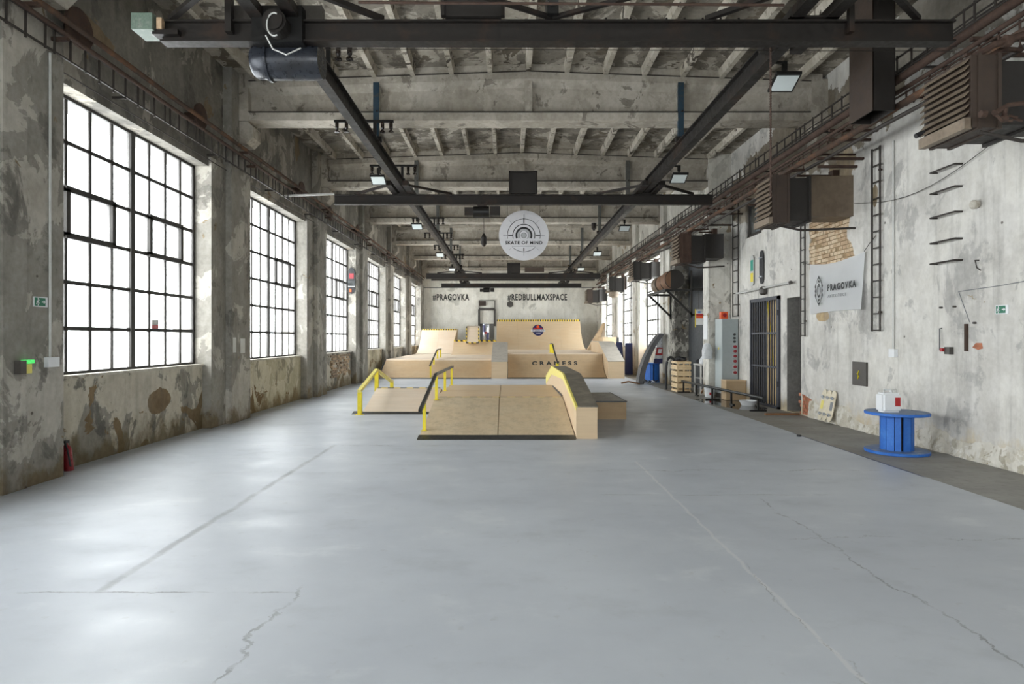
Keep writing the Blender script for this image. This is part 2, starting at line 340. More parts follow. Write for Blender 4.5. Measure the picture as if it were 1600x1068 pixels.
def tube(bm, pts, r, seg=8, cap=True):
    pts = [Vector(p) for p in pts]; rings = []
    for i, p in enumerate(pts):
        d = (pts[min(i + 1, len(pts) - 1)] - pts[max(i - 1, 0)])
        u, w = frame_of(d); rr = r[i] if isinstance(r, (list, tuple)) else r
        rings.append([bm.verts.new(p + (u * math.cos(t) + w * math.sin(t)) * rr) for t in [2 * math.pi * k / seg for k in range(seg)]])
    for a, b in zip(rings, rings[1:]):
        for k in range(seg): bm.faces.new([a[k], a[(k + 1) % seg], b[(k + 1) % seg], b[k]])
    if cap: bm.faces.new(rings[0][::-1]); bm.faces.new(rings[-1])
def bar(bm, p0, p1, w, h=None):
    h = h or w; p0, p1 = Vector(p0), Vector(p1); u, v = frame_of(p1 - p0)
    q = [(-w / 2, -h / 2), (w / 2, -h / 2), (w / 2, h / 2), (-w / 2, h / 2)]
    A = [bm.verts.new(p0 + u * a + v * b) for a, b in q]; B = [bm.verts.new(p1 + u * a + v * b) for a, b in q]
    bm.faces.new(A[::-1]); bm.faces.new(B)
    for i in range(4): bm.faces.new([A[i], A[(i + 1) % 4], B[(i + 1) % 4], B[i]])
def disc(bm, c, r, h, axis='z', seg=28):
    c = Vector(c); d = {'x': Vector((1, 0, 0)), 'y': Vector((0, 1, 0)), 'z': Vector((0, 0, 1))}[axis]
    tube(bm, [c - d * h / 2, c + d * h / 2], r, seg)
def lathe(bm, c, prof, seg=20):
    c = Vector(c); rings = []
    for r, z in prof:
        rings.append([bm.verts.new(c + Vector((max(r, 1e-4) * math.cos(t), max(r, 1e-4) * math.sin(t), z))) for t in [2 * math.pi * k / seg for k in range(seg)]])
    for a, b in zip(rings, rings[1:]):
        for k in range(seg): bm.faces.new([a[k], a[(k + 1) % seg], b[(k + 1) % seg], b[k]])
    bm.faces.new(rings[0][::-1]); bm.faces.new(rings[-1])
def ibeam(bm, axis, a, b, c, z0, z1, fw=0.14, ft=0.02, wt=0.014):
    for (h0, h1, w) in ((z0, z0 + ft, fw), (z1 - ft, z1, fw), (z0 + ft, z1 - ft, wt)):
        if axis == 'x': box(bm, a, b, c - w / 2, c + w / 2, h0, h1)
        else: box(bm, c - w / 2, c + w / 2, a, b, h0, h1)

WL = {}
def wloc(o):
    return WL.get(o.name, Vector((0, 0, 0)))
def obj(name, bm, mat, parent=None, smooth=False, origin=None):
    bmesh.ops.recalc_face_normals(bm, faces=bm.faces)
    if smooth:
        for f in bm.faces: f.smooth = True
    if parent is not None: w = wloc(parent)
    elif origin is not None: w = Vector(origin)
    else:
        vs = [v.co for v in bm.verts]
        w = Vector(((min(v.x for v in vs) + max(v.x for v in vs)) / 2, (min(v.y for v in vs) + max(v.y for v in vs)) / 2, min(v.z for v in vs)))
    for v in bm.verts: v.co -= w
    me = bpy.data.meshes.new(name); bm.to_mesh(me); bm.free()
    if smooth and hasattr(me, 'set_sharp_from_angle'): me.set_sharp_from_angle(angle=math.radians(40))
    me.materials.append(mat)
    o = bpy.data.objects.new(name, me); COL.objects.link(o)
    if parent is not None: o.parent = parent; WL[o.name] = w
    else: o.location = w; WL[o.name] = w
    return o
def piece(name, me, parent, loc, rot=None, scale=None):
    """one more object on shared mesh data; loc in world coordinates"""
    o = bpy.data.objects.new(name, me); COL.objects.link(o); o.parent = parent
    o.location = Vector(loc) - wloc(parent); WL[o.name] = Vector(loc)
    if rot: o.rotation_euler = rot
    if scale: o.scale = scale
    return o
def thing(name, label, cat, loc, group=None):
    o = bpy.data.objects.new(name, None); COL.objects.link(o); o.location = loc; o.empty_display_size = 0.2
    o['label'] = label; o['category'] = cat; WL[o.name] = Vector(loc)
    if group: o['group'] = group
    return o
def tag(o, label, cat, group=None):
    o['label'] = label; o['category'] = cat
    if group: o['group'] = group
    return o
def struct(o, label=None, cat='structure'):
    o['kind'] = 'structure'
    if label: o['label'] = label; o['category'] = cat
    return o
def B(fn, *a, **k):
    bm = bmesh.new(); fn(bm, *a, **k); return bm
def boxobj(name, mat, parent, *b):
    return obj(name, B(box, *b), mat, parent)
def unit_box(name, mat, sx, sy, sz):
    bm = bmesh.new(); box(bm, -sx / 2, sx / 2, -sy / 2, sy / 2, -sz / 2, sz / 2)
    bmesh.ops.recalc_face_normals(bm, faces=bm.faces)
    me = bpy.data.meshes.new(name); bm.to_mesh(me); bm.free(); me.materials.append(mat); return me
def textbm(s, w, h, depth=0.004, bold=0.0, spacing=1.0):
    """flat lettering centred at the origin in the xy plane, fitted to w x h"""
    cu = bpy.data.curves.new('lettering', 'FONT'); cu.body = s; cu.size = 1; cu.extrude = 0.01; cu.offset = bold; cu.resolution_u = 3
    cu.space_character = spacing
    to = bpy.data.objects.new('lettering', cu); COL.objects.link(to)
    dg = bpy.context.evaluated_depsgraph_get(); me = bpy.data.meshes.new_from_object(to.evaluated_get(dg))
    bm = bmesh.new(); bm.from_mesh(me); bpy.data.objects.remove(to); bpy.data.meshes.remove(me); bpy.data.curves.remove(cu)
    xs = [v.co.x for v in bm.verts]; ys = [v.co.y for v in bm.verts]
    x0, x1, y0, y1 = min(xs), max(xs), min(ys), max(ys)
    for v in bm.verts:
        v.co = Vector(((v.co.x - (x0 + x1) / 2) / (x1 - x0) * w, (v.co.y - (y0 + y1) / 2) / (y1 - y0) * h, depth * (0.5 if v.co.z > 0 else -0.5)))
    return bm
def place(bm, origin, facing):
    """facing: 'front' readable looking along +Y, 'right' on the right wall, 'left' on the left wall"""
    ax = {'front': ((1, 0, 0), (0, 0, 1), (0, -1, 0)), 'right': ((0, -1, 0), (0, 0, 1), (-1, 0, 0)), 'left': ((0, 1, 0), (0, 0, 1), (1, 0, 0))}[facing]
    a = [Vector(v) for v in ax]; o = Vector(origin)
    for v in bm.verts: v.co = o + a[0] * v.co.x + a[1] * v.co.y + a[2] * v.co.z
    return bm
# ================================================================== THE HALL
XR = 6.1                      # near right wall face
# ---- floor
floor = obj('floor', B(box, -5.9, 4.8, NEARY, BACKY, -0.12, 0.0), M['floor'], origin=(0, 0, 0)); struct(floor, 'large grey-blue painted concrete floor with long joints and cracks', 'floor')
bm = bmesh.new(); box(bm, 4.8, 7.6, NEARY, BACKY, -0.13, -0.008)
struct(obj('floor', bm, M['bare'], origin=(0, 0, 0)), 'bare brown-grey concrete strip along the right wall', 'floor')
# ---- left wall
ZT = 7.0
bm = bmesh.new(); box(bm, -5.95, -5.27, NEARY, BACKY, 4.62, ZT)
wall_left = obj('wall_left', bm, M['plaster_left'], origin=(0, 0, 0)); struct(wall_left, 'stained grey plaster wall with tall windows on the left', 'wall')
win_bricks = []
for k in range(-4, 6):
    y0 = 10.83 + BAY * k; y1 = 12.38 + BAY * k
    if y0 < NEARY: y0 = NEARY
    bm = bmesh.new()
    box(bm, -5.9, -5.22, y0, 11.38 + BAY * k, 0, 4.78)
    box(bm, -5.9, -5.11, 11.38 + BAY * k, 11.70 + BAY * k, 0, 6.62)
    box(bm, -5.9, -5.13, 11.70 + BAY * k, 12.26 + BAY * k, 0, 6.62)
    if k == 5:
        bm.free(); bm = bmesh.new(); box(bm, -5.9, -5.18, 36.63, BACKY, 0, 4.78)
    obj('pilaster', bm, M['plaster_pier'], wall_left)
for i, (a, b) in enumerate(LWIN):
    bm = bmesh.new(); box(bm, -5.85, -5.38, a - 0.2, b, 0, 1.1)
    par = obj('parapet', bm, M['parapet_cream'] if i in (4, 6) else M['plaster_parapet'], wall_left)
    boxobj('window_sill', M['sill'], par, -5.56, -5.345, a - 0.2, b - 0.02, 1.1, 1.135)
    if i == 5:     # exposed brickwork below the third window
        me = [unit_box('brick', M['brick_g'], 0.05, 0.235, 0.062), unit_box('brick', M['brick_b'], 0.05, 0.235, 0.062)]
        for r in range(9):
            for c in range(11):
                yy = 18.75 + c * 0.25 + (0.125 if r % 2 else 0) ; zz = 1.02 - r * 0.078
                if yy > 20.9 - 0.05 * r or random.random() < 0.10 + 0.03 * r: continue
                piece('brick', random.choice(me), par, (-5.365 + random.uniform(-.01, .006), yy, zz), (0, 0, random.uniform(-.03, .03)))
# ---- windows (glazing bars, casements and every pane)
PANE = {}
def make_window(n, xg, y0, y1, side, detailed, label, casements=((1, 3), (5, 7)), crow=3):
    W = thing('window_%d' % n, label, 'window', (xg, (y0 + y1) / 2, 1.13)); W['kind'] = 'structure'
    z0, z1 = 1.13, 4.63; nc, nr = 8, 6
    pw = (y1 - y0) / nc; ph = (z1 - z0) / nr; w = M['window_steel']
    bm = bmesh.new()
    box(bm, xg - .03, xg + .03, y0, y1, z0, z0 + .04); box(bm, xg - .03, xg + .03, y0, y1, z1 - .05, z1)
    box(bm, xg - .03, xg + .03, y0, y0 + .06, z0, z1); box(bm, xg - .03, xg + .03, y1 - .06, y1, z0, z1)
    obj('frame', bm, w, W)
    obj('mullion', B(box, xg - .035, xg + .035, y0 + 4 * pw - .05, y0 + 4 * pw + .05, z0, z1), w, W)
    if detailed:
        vb = unit_box('glazing_bar', w, .028, .046, z1 - z0); hb = unit_box('glazing_bar', w, .028, y1 - y0, .05)
        for c in range(1, nc):
            if c != 4: piece('glazing_bar', vb, W, (xg, y0 + c * pw, (z0 + z1) / 2))
        for r in range(1, nr): piece('glazing_bar', hb, W, (xg, (y0 + y1) / 2, z0 + r * ph))
        pm = unit_box('pane', M['glass'], .006, pw - .03, ph - .028)
        for c in range(nc):
            for r in range(nr):
                piece('pane', pm, W, (xg, y0 + (c + .5) * pw, z0 + (r + .5) * ph))
        for (c0, c1) in casements:
            bm = bmesh.new(); a, b = y0 + c0 * pw, y0 + c1 * pw; q0, q1 = z0 + crow * ph, z0 + (crow + 1) * ph; t = .075
            box(bm, xg - .045, xg + .045, a - t / 2, b + t / 2, q0 - t / 2, q0 + t / 2); box(bm, xg - .045, xg + .045, a - t / 2, b + t / 2, q1 - t / 2, q1 + t / 2)
            box(bm, xg - .045, xg + .045, a - t / 2, a + t / 2, q0, q1); box(bm, xg - .045, xg + .045, b - t / 2, b + t / 2, q0, q1)
            obj('casement', bm, w, W)
    else:
        bm = bmesh.new()
        for c in range(1, nc): box(bm, xg - .02, xg + .02, y0 + c * pw - .014, y0 + c * pw + .014, z0, z1)
        for r in range(1, nr): box(bm, xg - .02, xg + .02, y0, y1, z0 + r * ph - .013, z0 + r * ph + .013)
        obj('glazing_bars', bm, w, W)
        boxobj('glass_sheet', M['glass'], W, xg - .003, xg + .003, y0, y1, z0, z1)
    return W
ordn = ['nearest', 'second', 'third', 'fourth', 'fifth', 'farthest']
n = 1
for i, (a, b) in enumerate(LWIN):
    if i < 3: continue
    make_window(n, XG_L, a, b, 1, True, '%s tall multi-pane steel window of the left wall%s' % (ordn[i - 3], ', counted from the camera' if 0 < i - 3 < 5 else ''),
                casements=[(1, 3), (5, 7)] if i == 3 else [(5, 7)]); n += 1
for i, (a, b) in enumerate(RWIN):
    make_window(n, XG_R, a, b, -1, True, ['nearest tall steel window of the right wall, behind the plywood offcuts', 'middle tall steel window of the right wall, beyond the blue mats', 'farthest steel window of the right wall beside the back wall'][i], casements=[(1, 3)]); n += 1
for i in range(3):
    a, b = LWIN[i]; w = make_window(n, XG_L, a, b, 1, False, 'left-wall window outside the picture, behind the viewpoint'); w['group'] = 'left windows behind the viewpoint'; n += 1

# ---- near right wall: one plaster skin with real openings, brick patch recessed
def loop_edges(bm, pts):
    v = [bm.verts.new((XR, y, z)) for y, z in pts]
    return [bm.edges.new((v[i], v[(i + 1) % len(v)])) for i in range(len(v))]
def ragged(cy, cz, pts, amp, sub=5):
    out = []
    for i in range(len(pts)):
        a, b = pts[i], pts[(i + 1) % len(pts)]
        for s in range(sub):
            t = s / sub; out.append((a[0] + (b[0] - a[0]) * t + random.uniform(-amp, amp), a[1] + (b[1] - a[1]) * t + random.uniform(-amp, amp)))
    return out
GATE = (13.72, 15.35, 0.0, 2.54); NICHE = (12.76, 13.42, 0.0, 2.46)
UPW = [(14.75, 15.75, 4.12, 5.0), (13.0, 14.2, 4.12, 5.0)]
patch = ragged(0, 0, [(12.42, 2.95), (12.42, 3.9), (12.0, 4.1), (11.2, 4.05), (10.95, 3.75), (11.05, 3.4), (10.75, 3.02)], 0.035, 6)
lowp = ragged(0, 0, [(12.7, 0.03), (12.72, 0.42), (12.3, 0.36), (11.95, 0.25), (11.9, 0.03)], 0.02, 4)
bm = bmesh.new(); E = loop_edges(bm, [(NEARY, -0.02), (16.78, -0.02), (16.78, ZT), (NEARY, ZT)])
holes = [[(a, c + 0.0005 if c == 0 else c), (b, c + 0.0005 if c == 0 else c), (b, d), (a, d)] for (a, b, c, d) in [GATE, NICHE] + UPW] + [patch, lowp]
HE = [loop_edges(bm, h) for h in holes]
for h in HE: E = E + h
bmesh.ops.triangle_fill(bm, use_beauty=True, use_dissolve=False, edges=E)
depths = [0.3, 0.34, 0.25, 0.25, 0.035, 0.035]
for h, dpt in zip(HE, depths):
    r = bmesh.ops.extrude_edge_only(bm, edges=[e for e in h if e.is_valid])
    for v in [g for g in r['geom'] if isinstance(g, bmesh.types.BMVert)]: v.co.x += dpt
wall_right = obj('wall_right', bm, M['plaster_right'], origin=(0, 0, 0)); struct(wall_right, 'whitewashed peeling plaster wall on the right with pipes and heaters', 'wall')
boxobj('wall_core', M['screen_grey'], wall_right, XR + 0.36, XR + 0.6, NEARY, 16.78, 0, ZT)
boxobj('brick_backing', M['mortar'], wall_right, XR + 0.034, XR + 0.1, 10.4, 12.6, 2.7, 4.3)
boxobj('brick_backing', M['mortar'], wall_right, XR + 0.034, XR + 0.1, 11.7, 12.72, 0.0, 0.6)
def inside(p, poly):
    c = False; j = len(poly) - 1
    for i in range(len(poly)):
        if (poly[i][1] > p[1]) != (poly[j][1] > p[1]) and p[0] < (poly[j][0] - poly[i][0]) * (p[1] - poly[i][1]) / (poly[j][1] - poly[i][1]) + poly[i][0]: c = not c
        j = i
    return c
bl = {}
for key, L in (('s', 0.235), ('h', 0.112)):
    for m in ('brick_a', 'brick_b', 'brick_r'): bl[key, m] = unit_box('brick', M[m], 0.03, L, 0.062)
def lay_bricks(poly, y0, y1, z0, z1, mats, skip=0.0):
    z = z0 + 0.035; r = 0
    while z < z1:
        y = y0 + (0.06 if r % 2 else 0); hd = r % 3 == 1
        while y < y1:
            hb = hd or random.random() < 0.12; L = 0.112 if hb else 0.235
            if any(inside((y + L * t, z + dz), poly) for t in (0.02, 0.98) for dz in (-.03, .03)) and random.random() > skip:
                piece('brick', bl['h' if hb else 's', random.choice(mats)], wall_right, (XR + 0.022 + random.uniform(-.004, .006), y + L / 2, z), (0, random.uniform(-.03, .03), random.uniform(-.015, .015)))
            y += L + 0.012
        z += 0.076; r += 1
def box_poly_shrink(p): return p
lay_bricks(patch, 10.6, 12.5, 2.9, 4.15, ['brick_a', 'brick_a', 'brick_b'], 0.03)
lay_bricks(lowp, 11.85, 12.72, 0.0, 0.45, ['brick_r'])
# loose lumpy render along the wall foot
bm = bmesh.new(); ny, nz = 150, 9; gr = []
for i in range(ny + 1):
    y = 5.6 + (12.4 - 5.6) * i / ny; top = .10 + .42 * max(0, mnoise.noise(Vector((y * 1.1, 3.1, 0))) + .35); row = []
    for j in range(nz + 1):
        z = -.01 + top * j / nz; d = (1 - (j / nz) ** 2) * (.05 + .05 * mnoise.noise(Vector((y * 5, z * 6, 2)))) + .012 * mnoise.noise(Vector((y * 19, z * 19, 5)))
        row.append(bm.verts.new((XR + .01 - max(0, d) * (0 if j == nz else 1), y, z)))
    gr.append(row)
for i in range(ny):
    for j in range(nz): bm.faces.new([gr[i][j], gr[i + 1][j], gr[i + 1][j + 1], gr[i][j + 1]])
obj('loose_render', bm, M['render_foot'], wall_right)
# niche and gateway backs
boxobj('niche_back', M['screen_grey'], wall_right, XR + 0.33, XR + 0.37, NICHE[0] - .1, NICHE[1] + .1, 0, 2.6)
boxobj('niche_jamb', M['screen_grey'], wall_right, XR + 0.004, XR + 0.34, NICHE[1] - 0.012, NICHE[1] + .01, 0, NICHE[3])
boxobj('gateway_board', M['dark_door'], wall_right, XR + 0.26, XR + 0.30, 15.05, GATE[1] + .1, 0, 2.6)
boxobj('gateway_jamb', M['dark_door'], wall_right, XR + 0.03, XR + 0.27, GATE[1] - .02, GATE[1] + .01, 0, 2.54)
boxobj('gateway_board', M['tan_board'], wall_right, XR + 0.26, XR + 0.30, GATE[0] - .1, 15.05, 0, 2.6)
for yy in (14.1, 14.35, 14.6, 14.85): boxobj('gateway_slat', M['ply_brown'], wall_right, XR + 0.245, XR + 0.262, yy, yy + .012, 0, 2.5)
bm = bmesh.new(); bar(bm, (XR + .23, 14.95, 2.45), (XR + .23, 14.75, 1.5), 0.02); bar(bm, (XR + .23, 14.75, 1.55), (XR + .23, 14.6, 0.9), 0.02)
obj('yellow_strap', bm, M['yellow'], wall_right)
for i, (a, b, c, d) in enumerate(UPW):
    W = thing('window_%d' % (n + i), ['small high window of the right wall left of the second heater', 'small high window of the right wall hidden behind the second heater'][i], 'window', (XR + .12, (a + b) / 2, c)); W['kind'] = 'structure'
    bm = bmesh.new(); box(bm, XR + .05, XR + .12, a, b, c, c + .09); box(bm, XR + .05, XR + .12, a, b, d - .09, d)
    box(bm, XR + .05, XR + .12, a, a + .09, c, d); box(bm, XR + .05, XR + .12, b - .09, b, c, d); obj('frame', bm, M['panel_grey'], W)
    boxobj('pane', M['glass'], W, XR + .08, XR + .09, a + .09, b - .09, c + .09, d - .09)
    boxobj('bright_room_wall', M['sign_grey'], W, XR + .24, XR + .25, a - .1, b + .1, c - .1, d + .1)
# ---- far right wall with piers
bm = bmesh.new(); box(bm, 5.56, 6.6, 16.78, BACKY, 4.62, ZT)
wall_far = obj('wall_right_far', bm, M['pier_white'], origin=(0, 0, 0)); struct(wall_far, 'farther whitewashed right wall with piers and windows', 'wall')
def rp(*segs):
    bm = bmesh.new()
    for (xa, ya, yb, zt) in segs: box(bm, xa, 6.5, ya, yb, 0, zt)
    return obj('pilaster', bm, M['pier_white'], wall_far)
rp((5.5, 16.8, 17.28, 6.62))
bm = bmesh.new(); box(bm, 5.52, 6.5, 20.34, 20.9, 0, 4.7); obj('pilaster', bm, M['mottled'], wall_far)
rp((5.5, 20.9, 21.88, 4.7), (5.42, 21.4, 21.85, 6.62))
for k in (0, 1):
    y = 25.5 + BAY * k; rp((5.5, y, y + 1.58, 4.7), (5.42, y + 0.5, y + 1.2, 6.62))
rp((5.5, 35.82, BACKY, 4.7))
for i, (a, b) in enumerate(RWIN):
    par = obj('parapet', B(box, 5.7, 6.3, a - .05, b + .02, 0, 1.1), M['pier_white'], wall_far)
    boxobj('window_sill', M['sill'], par, 5.66, 5.84, a, b, 1.1, 1.135)
boxobj('infill_panel', M['dark_door'], wall_far, 6.0, 6.1, 17.45, 20.4, 0, 4.7)
boxobj('panel_rail', M['panel_grey'], wall_far, 5.97, 6.0, 18.66, 18.72, 0, 4.6)

# ---- back wall and the wall behind the viewpoint
struct(obj('wall_back', B(box, -6.2, 6.8, BACKY, BACKY + 0.4, 0, ZT), M['plaster_back'], origin=(0, 0, 0)), 'pale stained back wall behind the tall ramps', 'wall')
boxobj('wall_cable_duct', M['plate'], bpy.data.objects['wall_back'], -5.2, 5.5, BACKY - .03, BACKY, 4.66, 4.70)
bm = bmesh.new()
for (x0_, x1_, z0_, z1_) in ((-6.2, -4.6, 0, ZT), (-1.0, 1.0, 0, ZT), (4.6, 6.8, 0, ZT), (-4.6, -1.0, 0, 1.0), (1.0, 4.6, 0, 1.0), (-4.6, -1.0, 5.2, ZT), (1.0, 4.6, 5.2, ZT)): box(bm, x0_, x1_, NEARY - .4, NEARY, z0_, z1_)
struct(obj('wall_front', bm, M['plaster_right'], origin=(0, 0, 0)), 'plain end wall behind the viewpoint with two tall windows added for fill light', 'wall')
for (a, b) in FILL_WIN:
    W = thing('window_%d' % (n + 5 + int(a > 0)), 'tall window added to the end wall behind the viewpoint for fill light', 'window', ((a + b) / 2, NEARY - .2, 1.0), 'added fill-light windows behind the viewpoint'); W['kind'] = 'structure'
    bm = bmesh.new()
    for c in range(9): x_ = a + (b - a) * c / 8; box(bm, x_ - .02, x_ + .02, NEARY - .24, NEARY - .2, 1.0, 5.2)
    for c in range(8): z_ = 1.0 + .6 * c; box(bm, a, b, NEARY - .24, NEARY - .2, z_ - .02, z_ + .02)
    obj('frame', bm, M['window_steel'], W); boxobj('glass_sheet', M['glass'], W, a, b, NEARY - .225, NEARY - .22, 1.0, 5.2)

# ---- ceiling: gabled slab, ribs and deep concrete beams
RX = 0.40
def zr(x): return 6.66 - 0.035 * abs(x - RX)
bm = bmesh.new()
prism(bm, [(-5.95, zr(-5.95) + .15), (RX, zr(RX) + .15), (6.7, zr(6.7) + .15), (6.7, 7.4), (-5.95, 7.4)], 'y', NEARY, BACKY)
ceiling = obj('ceiling', bm, M['ceiling'], origin=(0, 0, 0)); struct(ceiling, 'low-pitched concrete ceiling with peeling paint', 'ceiling')
bm = bmesh.new(); L = BAY - 0.43
prism(bm, [(-.045, -.06), (.045, -.06), (.07, .12), (-.07, .12)], 'y', -L / 2, L / 2)
# haunched ends of the rib
bmesh.ops.recalc_face_normals(bm, faces=bm.faces); rib_me = bpy.data.meshes.new('rib'); bm.to_mesh(rib_me); bm.free(); rib_me.materials.append(M['rib'])
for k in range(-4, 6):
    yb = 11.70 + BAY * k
    # beam
    bm = bmesh.new()
    zt = lambda x: zr(x)
    def gab(xa, xb, za_off, zb_fixed, y0, y1):
        xs = sorted({xa, xb, RX} if xa < RX < xb else {xa, xb})
        for p, q in zip(xs, xs[1:]):
            prism(bm, [(p, zb_fixed), (q, zb_fixed), (q, zt(q) + za_off), (p, zt(p) + za_off)], 'y', y0, y1)
    xr_end = 6.0 if k < 1 else (6.0 if k == 1 else 5.6)
    gab(-5.2, xr_end, 0.25, 5.9, yb + .13, yb + .30)           # web
    box(bm, -5.2, xr_end, yb, yb + .43, 5.73, 5.88)            # bottom flange
    for p, q in ((-5.2, RX), (RX, xr_end)):                    # top flange with splayed underside
        for (za, zb) in ((zt(p), zt(q)),):
            A = [(p, yb, za - .13), (q, yb, zb - .13), (q, yb + .14, zb - .26), (p, yb + .14, za - .26)]
            top = [(p, yb, za + .25), (q, yb, zb + .25), (q, yb + .14, zb + .25), (p, yb + .14, za + .25)]
            v = [bm.verts.new(t) for t in A + top]
            for f in ((0, 1, 2, 3), (4, 5, 6, 7), (0, 1, 5, 4), (1, 2, 6, 5), (2, 3, 7, 6), (3, 0, 4, 7)): bm.faces.new([v[i] for i in f])
    box(bm, -5.25, -4.93, yb - .012, yb + .44, 5.72, zr(-5) + .05)    # solid ends
    box(bm, xr_end - .22, xr_end + .12, yb - .012, yb + .44, 5.72, zr(xr_end) + .05)
    prism(bm, [(-5.25, 5.3), (-4.98, 5.3), (-4.86, 5.42), (-4.86, 5.62), (-4.95, 5.715), (-5.25, 5.715)], 'y', yb + .02, yb + .41)
    box(bm, xr_end - .10, xr_end + .12, yb + .02, yb + .41, 5.35, 5.715)
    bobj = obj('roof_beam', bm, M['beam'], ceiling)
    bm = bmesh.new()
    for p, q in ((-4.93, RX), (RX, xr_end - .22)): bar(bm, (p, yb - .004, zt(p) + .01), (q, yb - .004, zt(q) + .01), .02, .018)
    obj('seam_shade_strip', bm, M['wire'], bobj)  # dark line of the gap between beam top and ribs
    boxobj('seam_shade_strip', M['wire'], bobj, -4.93, xr_end - .22, yb - .004, yb + .13, 5.88, 5.905)  # dark strip standing in for the shade where web meets bottom flange
    for xs_ in (-2.5, RX, 3.3):
        boxobj('stiffener', M['beam'], bobj, xs_ - .07, xs_ + .07, yb + .03, yb + .15, 5.88, zr(xs_) - .12)
    if k < 5:
        for j in range(-7, 8):
            x = RX + 0.735 * j
            if x > xr_end - .1: continue
            piece('rib', rib_me, ceiling, (x, yb + .43 + L / 2, zr(x) + .06))
# ================================================================== SKATE RAMPS
def arc_prof(y0, y1, h, z0=0.0, n=14):
    """concave transition from (y0,z0) tangent horizontal up to (y1,z0+h)"""
    d = y1 - y0; R = (d * d + h * h) / (2 * h)
    pts = []
    a1 = math.asin(min(1, d / R)) if h <= R else math.pi - math.asin(d / R)
    for i in range(n + 1):
        a = a1 * i / n; pts.append((y0 + R * math.sin(a), z0 + R * (1 - math.cos(a))))
    return pts
def sheet(bm, prof, x0, x1, t=0.018):
    """curved or straight sheet of thickness t following prof [(y,z)]"""
    up = []
    for i, p in enumerate(prof):
        a = prof[max(i - 1, 0)]; b = prof[min(i + 1, len(prof) - 1)]
        d = Vector((b[0] - a[0], b[1] - a[1])).normalized(); up.append((p[0] - d.y * t, p[1] + d.x * t))
    for i in range(len(prof) - 1):
        q = [prof[i], prof[i + 1], up[i + 1], up[i]]
        prism(bm, q, 'x', x0, x1)
G_R = 'plywood skate ramps'
# --- main funbox
xa, xb = -1.40, 1.07; Y0, Y1, Y2, Y3 = 9.78, 11.95, 15.05, 17.2; H = 0.425
t = thing('skate_ramp', 'wide plywood funbox ramp at the centre of the floor, nearest to the viewer', 'ramp', (-.15, 13.4, 0))
bm = bmesh.new(); prism(bm, [(Y0 + .02, 0), (Y1, H - .012), (Y2, H - .012), (Y3 - .02, 0)], 'x', xa + .01, xb - .01); obj('side_panel', bm, M['ply'], t)
xm = -.155
sl = [(Y0 - .02, .012), (Y1, H)]
for (p, q) in ((xa, xm - .006), (xm + .006, xb)):
    bm = bmesh.new(); sheet(bm, sl, p, q); obj('ramp_panel', bm, M['ply_scuffed'], t)
    for (c, d) in ((Y1 + .05, (Y1 + Y2) / 2 - .004), ((Y1 + Y2) / 2 + .004, Y2)):
        boxobj('deck_panel', M['ply'], t, p, q, c, d, H, H + .018)
    bm = bmesh.new(); sheet(bm, [(Y2, H), (Y3, .012)], p, q); obj('ramp_panel', bm, M['ply_scuffed'], t)
boxobj('coping_tape', M['hazard_fine'], t, xa + .02, xb - .02, Y1 - .005, Y1 + .045, H, H + .021)
bm = bmesh.new(); prism(bm, [(Y0 - .18, 0), (Y0 - .18, .004), (Y0 + .04, .032 + .012), (Y0 + .04, 0)], 'x', xa - .02, xb + .0); obj('kicker_plate', bm, M['plate'], t)
# --- ledge on its right side
t = thing('grind_ledge', 'tall sloped ledge with dark top and yellow edge right of the centre funbox', 'ledge', (1.25, 13.4, 0))
lx0, lx1 = 1.085, 1.42; A0, A1, A2, A3 = 9.70, 12.0, 15.05, 17.3; h0, h1 = .50, .885
out = [(A0, 0), (A0, h0), (A1, h1), (A2, h1), (A3, h0), (A3, 0)]
bm = bmesh.new(); prism(bm, out, 'x', lx0, lx1); obj('body', bm, M['ply'], t)
for i, (p, q) in enumerate((((A0 - .01, h0), (A1, h1)), ((A1, h1), (A2, h1)), ((A2, h1), (A3 + .01, h0)))):
    bm = bmesh.new(); sheet(bm, [p, q], lx0 + .02, lx1 + .01, .015); obj('top_sheet', bm, M['grip'], t)
bm = bmesh.new(); sheet(bm, [(A0 - .01, h0), (A1, h1), (A2, h1), (A3 + .01, h0)], lx0 - .012, lx0 + .022, .02); obj('steel_edge', bm, M['yellow_worn'], t)
bm = bmesh.new(); prism(bm, [(A0 + .0, h0), (A0, h0 - .05), (A1 + .02, h1 - .10), (A2, h1 - .19), (A2 + .2, h1 - .22), (A3, h0 - .2), (A3, h0), (A2, h1), (A1, h1)], 'x', lx0 - .006, lx0); obj('painted_band', bm, M['yellow_worn'], t)
bm = bmesh.new(); tube(bm, [(lx0 - .02, Y1 + .1, H + .035), (lx0 - .02, Y2 - .6, H + .035)], .012, 6); obj('dark_strip', bm, M['ink'], t)
# --- low box
t = thing('grind_box', 'low plywood grind box with brown top right of the ledge', 'box', (1.89, 12.97, 0))
boxobj('body', M['ply_brown'], t, 1.46, 2.32, 12.0, 13.95, 0, .335)
boxobj('top_sheet', M['grip'], t, 1.455, 2.33, 11.99, 13.96, .335, .355)
bm = bmesh.new(); bar(bm, (2.325, 12.0, .35), (2.325, 13.95, .35), .022); bar(bm, (1.46, 11.99, .35), (2.32, 11.99, .35), .022); obj('steel_edge', bm, M['plate'], t)
